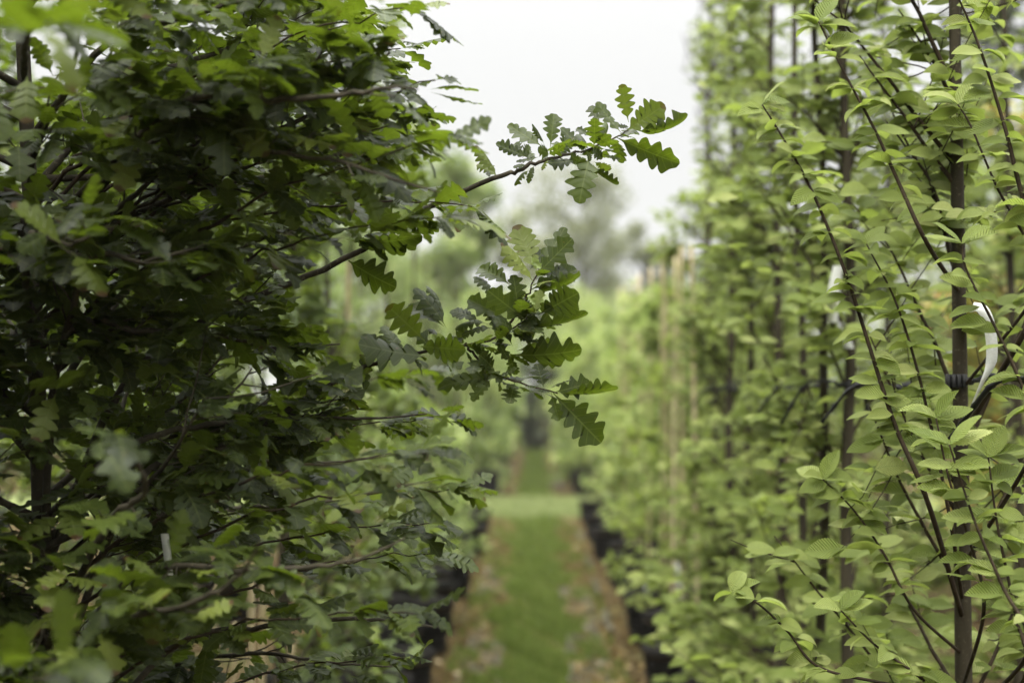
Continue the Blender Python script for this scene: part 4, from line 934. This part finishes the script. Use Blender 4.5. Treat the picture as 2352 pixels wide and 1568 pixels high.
# far tall trees against the sky
blob_tree(1.7, 62, 11.6, 3.4, 7500, 0.24, 'far', 'pale airy tree with an open crown against the sky over the path', None, 611, 'broadleaf_tree', 'tree', 4.6, 44, 0.13)
blob_tree(4.6, 66, 9.2, 2.2, 2600, 0.3, 'far', 'smaller airy tree right of the open-crowned one against the sky', None, 612, 'broadleaf_tree', 'tree', 5.5, 16, 0.14)
blob_tree(-1.9, 58, 9.0, 2.0, 2600, 0.3, 'far', 'narrow pale tree left of the open-crowned one', None, 613, 'broadleaf_tree', 'tree', 3.5, 16, 0.14)
blob_tree(-2.1, 33, 6.9, 1.5, 6200, 0.2, 'bush', 'tall green tree rising behind the left rows beside the path', None, 614, 'broadleaf_tree', 'tree', 0.8, 30, 0.1)
for i, (x, y, h, r_) in enumerate([(-9, 34, 7.5, 3), (-14, 30, 8, 3.4), (-19, 36, 9, 4), (9, 40, 5.5, 3), (14, 38, 6, 3.3), (20, 36, 7, 3.5), (-6, 60, 8, 3.2), (9, 64, 7, 3.4)]):
    blob_tree(x, y, h, r_, 4500, 0.24, 'bush' if i % 2 else 'far', '%s tree from the left in the belt far behind the rows' % ORD[[2, 1, 0, 5, 6, 7, 3, 4][i]], 'distant tree belt', 620 + i, 'broadleaf_tree', 'tree', 0.4, 26, 0.15)

# ------------------------------------------------------------------ wires, ties, hose, labels
def wire(x_pts, label):
    T = Tubes(); T.add(smooth_path(x_pts, 40), 0.0042, 6); o = T.build('support_wire', M['rubber']); tag(o, label, 'wire')
wz = 1.635
wire([[0.99, 1.6, wz + .02], [0.985, 3.15, wz], [0.97, 4.4, wz - .005], [0.975, 6.9, wz], [0.99, 8.4, wz], [1.0, 18, wz]], 'thin black wire running along the front row of hornbeams')
def tie(p, label, flip=1, drop=0.05):
    """black strap buckled round a stem, with its knobs and a loose end"""
    e = empty('tree_tie', [p[0], p[1], p[2]], label, 'tree tie', 'black straps on the hornbeam wire')
    T = Tubes(); n = 17; a = np.linspace(0, 2 * np.pi, n); T.add(np.stack([np.cos(a) * 0.026, np.sin(a) * 0.026, 0.004 * np.sin(a * 2)], -1), 0.0065, 6); T.build('strap', M['rubber'], e)
    T = Tubes()
    q = smooth_path([[0.02 * flip, -0.02, 0], [0.07 * flip, -0.03, 0.012], [0.13 * flip, -0.01, 0.0], [0.2 * flip, 0.02, -drop]], 22)
    T.add(q, np.where(np.arange(22) % 3 == 0, 0.0072, 0.0042), 6); T.build('loose_end', M['rubber'], e)
    T = Tubes()
    for k in range(4): T.add(np.array([[-0.035 * flip + k * 0.012 * flip, -0.027, -0.014], [-0.035 * flip + k * 0.012 * flip, -0.03, 0.014]]), 0.0065, 7)
    T.build('buckle', M['rubber'], e)
for i, p in enumerate(hx):
    tie(np.array([p[0], p[1], wz]), ['black strap round the thick far right stem', 'black strap round the second hornbeam stem', 'black strap round the third hornbeam stem', 'black strap round the fourth hornbeam stem', 'black strap round the fifth hornbeam stem'][i], 1 if i % 2 == 0 else -1, [0.01, 0.12, 0.03, 0.1, 0.05][i])
for i, (vx, vy, d) in enumerate([(2065, 892, 3.75), (1875, 888, 4.9), (1645, 868, 8.0), (1735, 885, 6.2)]):
    tie(P(vx, vy, d), ['black strap hanging in the gap left of the thick stem', 'black strap between the second and third hornbeam stems', 'farthest black strap, beside the low caned trees', 'black strap between the third and fourth hornbeam stems'][i], -1, 0.09)
T = Tubes(); hp = smooth_path([P(2420, 900, 2.95), P(2340, 868, 2.95), P(2285, 880, 2.95), P(2240, 930, 3.0), P(2200, 985, 3.05), P(2130, 1070, 3.12)], 34)
T.add(hp, np.where(np.arange(34) % 5 == 0, 0.0078, 0.0058), 8); tag(T.build('strap_hose', M['rubber']), 'thick black ribbed strap bending down across the far right stem', 'strap')
T = Tubes(); hp = smooth_path([P(2090, 880, 4.2), P(2020, 905, 4.2), P(1990, 920, 4.3), P(2000, 960, 4.3)], 26)
T.add(hp, np.where(np.arange(26) % 4 == 0, 0.010, 0.0065), 8); tag(T.build('strap_hose', M['rubber']), 'short black strap looping down right of the second hornbeam', 'strap')
T = Tubes(); hp = smooth_path([P(1900, 890, 4.9), P(1870, 930, 4.9), P(1850, 985, 4.9)], 16)
T.add(hp, 0.006, 8); tag(T.build('strap_hose', M['rubber']), 'slanting black strap left of the second hornbeam stem', 'strap')

def ribbon(pts, widths, normals, name, label, group='white plant labels'):
    pts = smooth_path(pts, 26); n = len(pts); tt = np.linspace(0, 1, n)
    W_ = np.interp(tt, np.linspace(0, 1, len(widths)), widths)
    A = np.array([np.interp(tt, np.linspace(0, 1, len(normals)), [a[j] for a in normals]) for j in range(3)]).T
    A /= np.linalg.norm(A, axis=1)[:, None]
    Tn = np.gradient(pts, axis=0); Tn /= np.linalg.norm(Tn, axis=1)[:, None]; Nn = np.cross(A, Tn); Nn /= np.linalg.norm(Nn, axis=1)[:, None]
    h = 0.0003
    V = np.concatenate([pts - A * W_[:, None] / 2 + Nn * h, pts + A * W_[:, None] / 2 + Nn * h, pts - A * W_[:, None] / 2 - Nn * h, pts + A * W_[:, None] / 2 - Nn * h])
    uv = np.concatenate([np.stack([np.full(n, u), tt], -1) for u in (0, 1, 0, 1)]); q = []
    for i in range(n - 1):
        q += [(i, n + i, n + i + 1, i + 1), (2 * n + i, 2 * n + i + 1, 3 * n + i + 1, 3 * n + i), (i, i + 1, 2 * n + i + 1, 2 * n + i), (n + i, 3 * n + i, 3 * n + i + 1, n + i + 1)]
    o = link(name, np_mesh(name, V, np.array(q).ravel(), [4] * len(q), uv), M['label'])
    tag(o, label, 'plant label', group)
ribbon([P(2232, 705, 3.02), P(2258, 712, 3.0), P(2275, 760, 3.0), P(2277, 830, 3.0), P(2255, 880, 3.0), P(2225, 945, 3.02)], [0.024, 0.026, 0.026, 0.024, 0.014, 0.004],
       [(0.5, 0, 1), (0.9, 0.1, 0.3), (1, 0.1, 0), (1, 0.1, 0), (1, 0.6, 0.2), (0.8, 0.9, 0.2)], 'plant_label', 'long white printed label twisting beside the thick far right stem')
for i, (q, w_, lab) in enumerate([
        ([(1925, 610), (1915, 670), (1912, 740)], (0.03, 0.038, 0.03), 'white label hanging on the second hornbeam at head height'),
        ([(1935, 765), (1945, 775), (1950, 800)], (0.03, 0.02, 0.03), 'small white tag just below the label of the second hornbeam'),
        ([(1810, 945), (1835, 960), (1845, 1000)], (0.02, 0.03, 0.02), 'white label low between the second and third hornbeams'),
        ([(1552, 1290), (1558, 1330), (1568, 1375)], (0.03, 0.045, 0.035), 'white label standing low at the near end of the caned row'),
        ([(1500, 1330), (1480, 1360), (1478, 1380)], (0.03, 0.03, 0.02), 'small white tag left of the low standing label'),
        ([(1660, 1425), (1668, 1432), (1672, 1445)], (0.04, 0.04, 0.04), 'tiny white tag right of the low standing label'),
        ([(2148, 470), (2146, 510), (2144, 540)], (0.012, 0.012, 0.008), 'narrow white strip hanging left of the thick stem, high up'),
        ([(378, 1225), (384, 1270), (390, 1320)], (0.014, 0.014, 0.014), 'narrow white strip hanging among the dark oak leaves at left')]):
    dd = [4.25, 4.3, 5.5, 8.6, 9.5, 6.5, 3.5, 2.6][i]
    ribbon([P(a, b, dd) for a, b in q], w_, [(1, 0.2, 0), (1, 0, 0.2), (1, -0.3, 0)], 'plant_label', lab)

# ------------------------------------------------------------------ thin moist air
V, q = box_mesh([(-128, 128, -108, 128, -1, 13.5)])
hz = link('haze', np_mesh('haze', V, q.ravel(), [4] * 6, smooth=False), None)
hm = bpy.data.materials.new('haze'); hm.use_nodes = True; hn = hm.node_tree.nodes; hn.clear()
ho = hn.new('ShaderNodeOutputMaterial'); hv_ = hn.new('ShaderNodeVolumePrincipled'); hv_.inputs['Density'].default_value = 0.0006; hv_.inputs['Color'].default_value = (0.96, 0.97, 0.93, 1)
hm.node_tree.links.new(hv_.outputs[0], ho.inputs['Volume']); hz.data.materials.append(hm); hz['kind'] = 'stuff'; hz['label'] = 'thin pale haze over the whole nursery'; hz['category'] = 'haze'
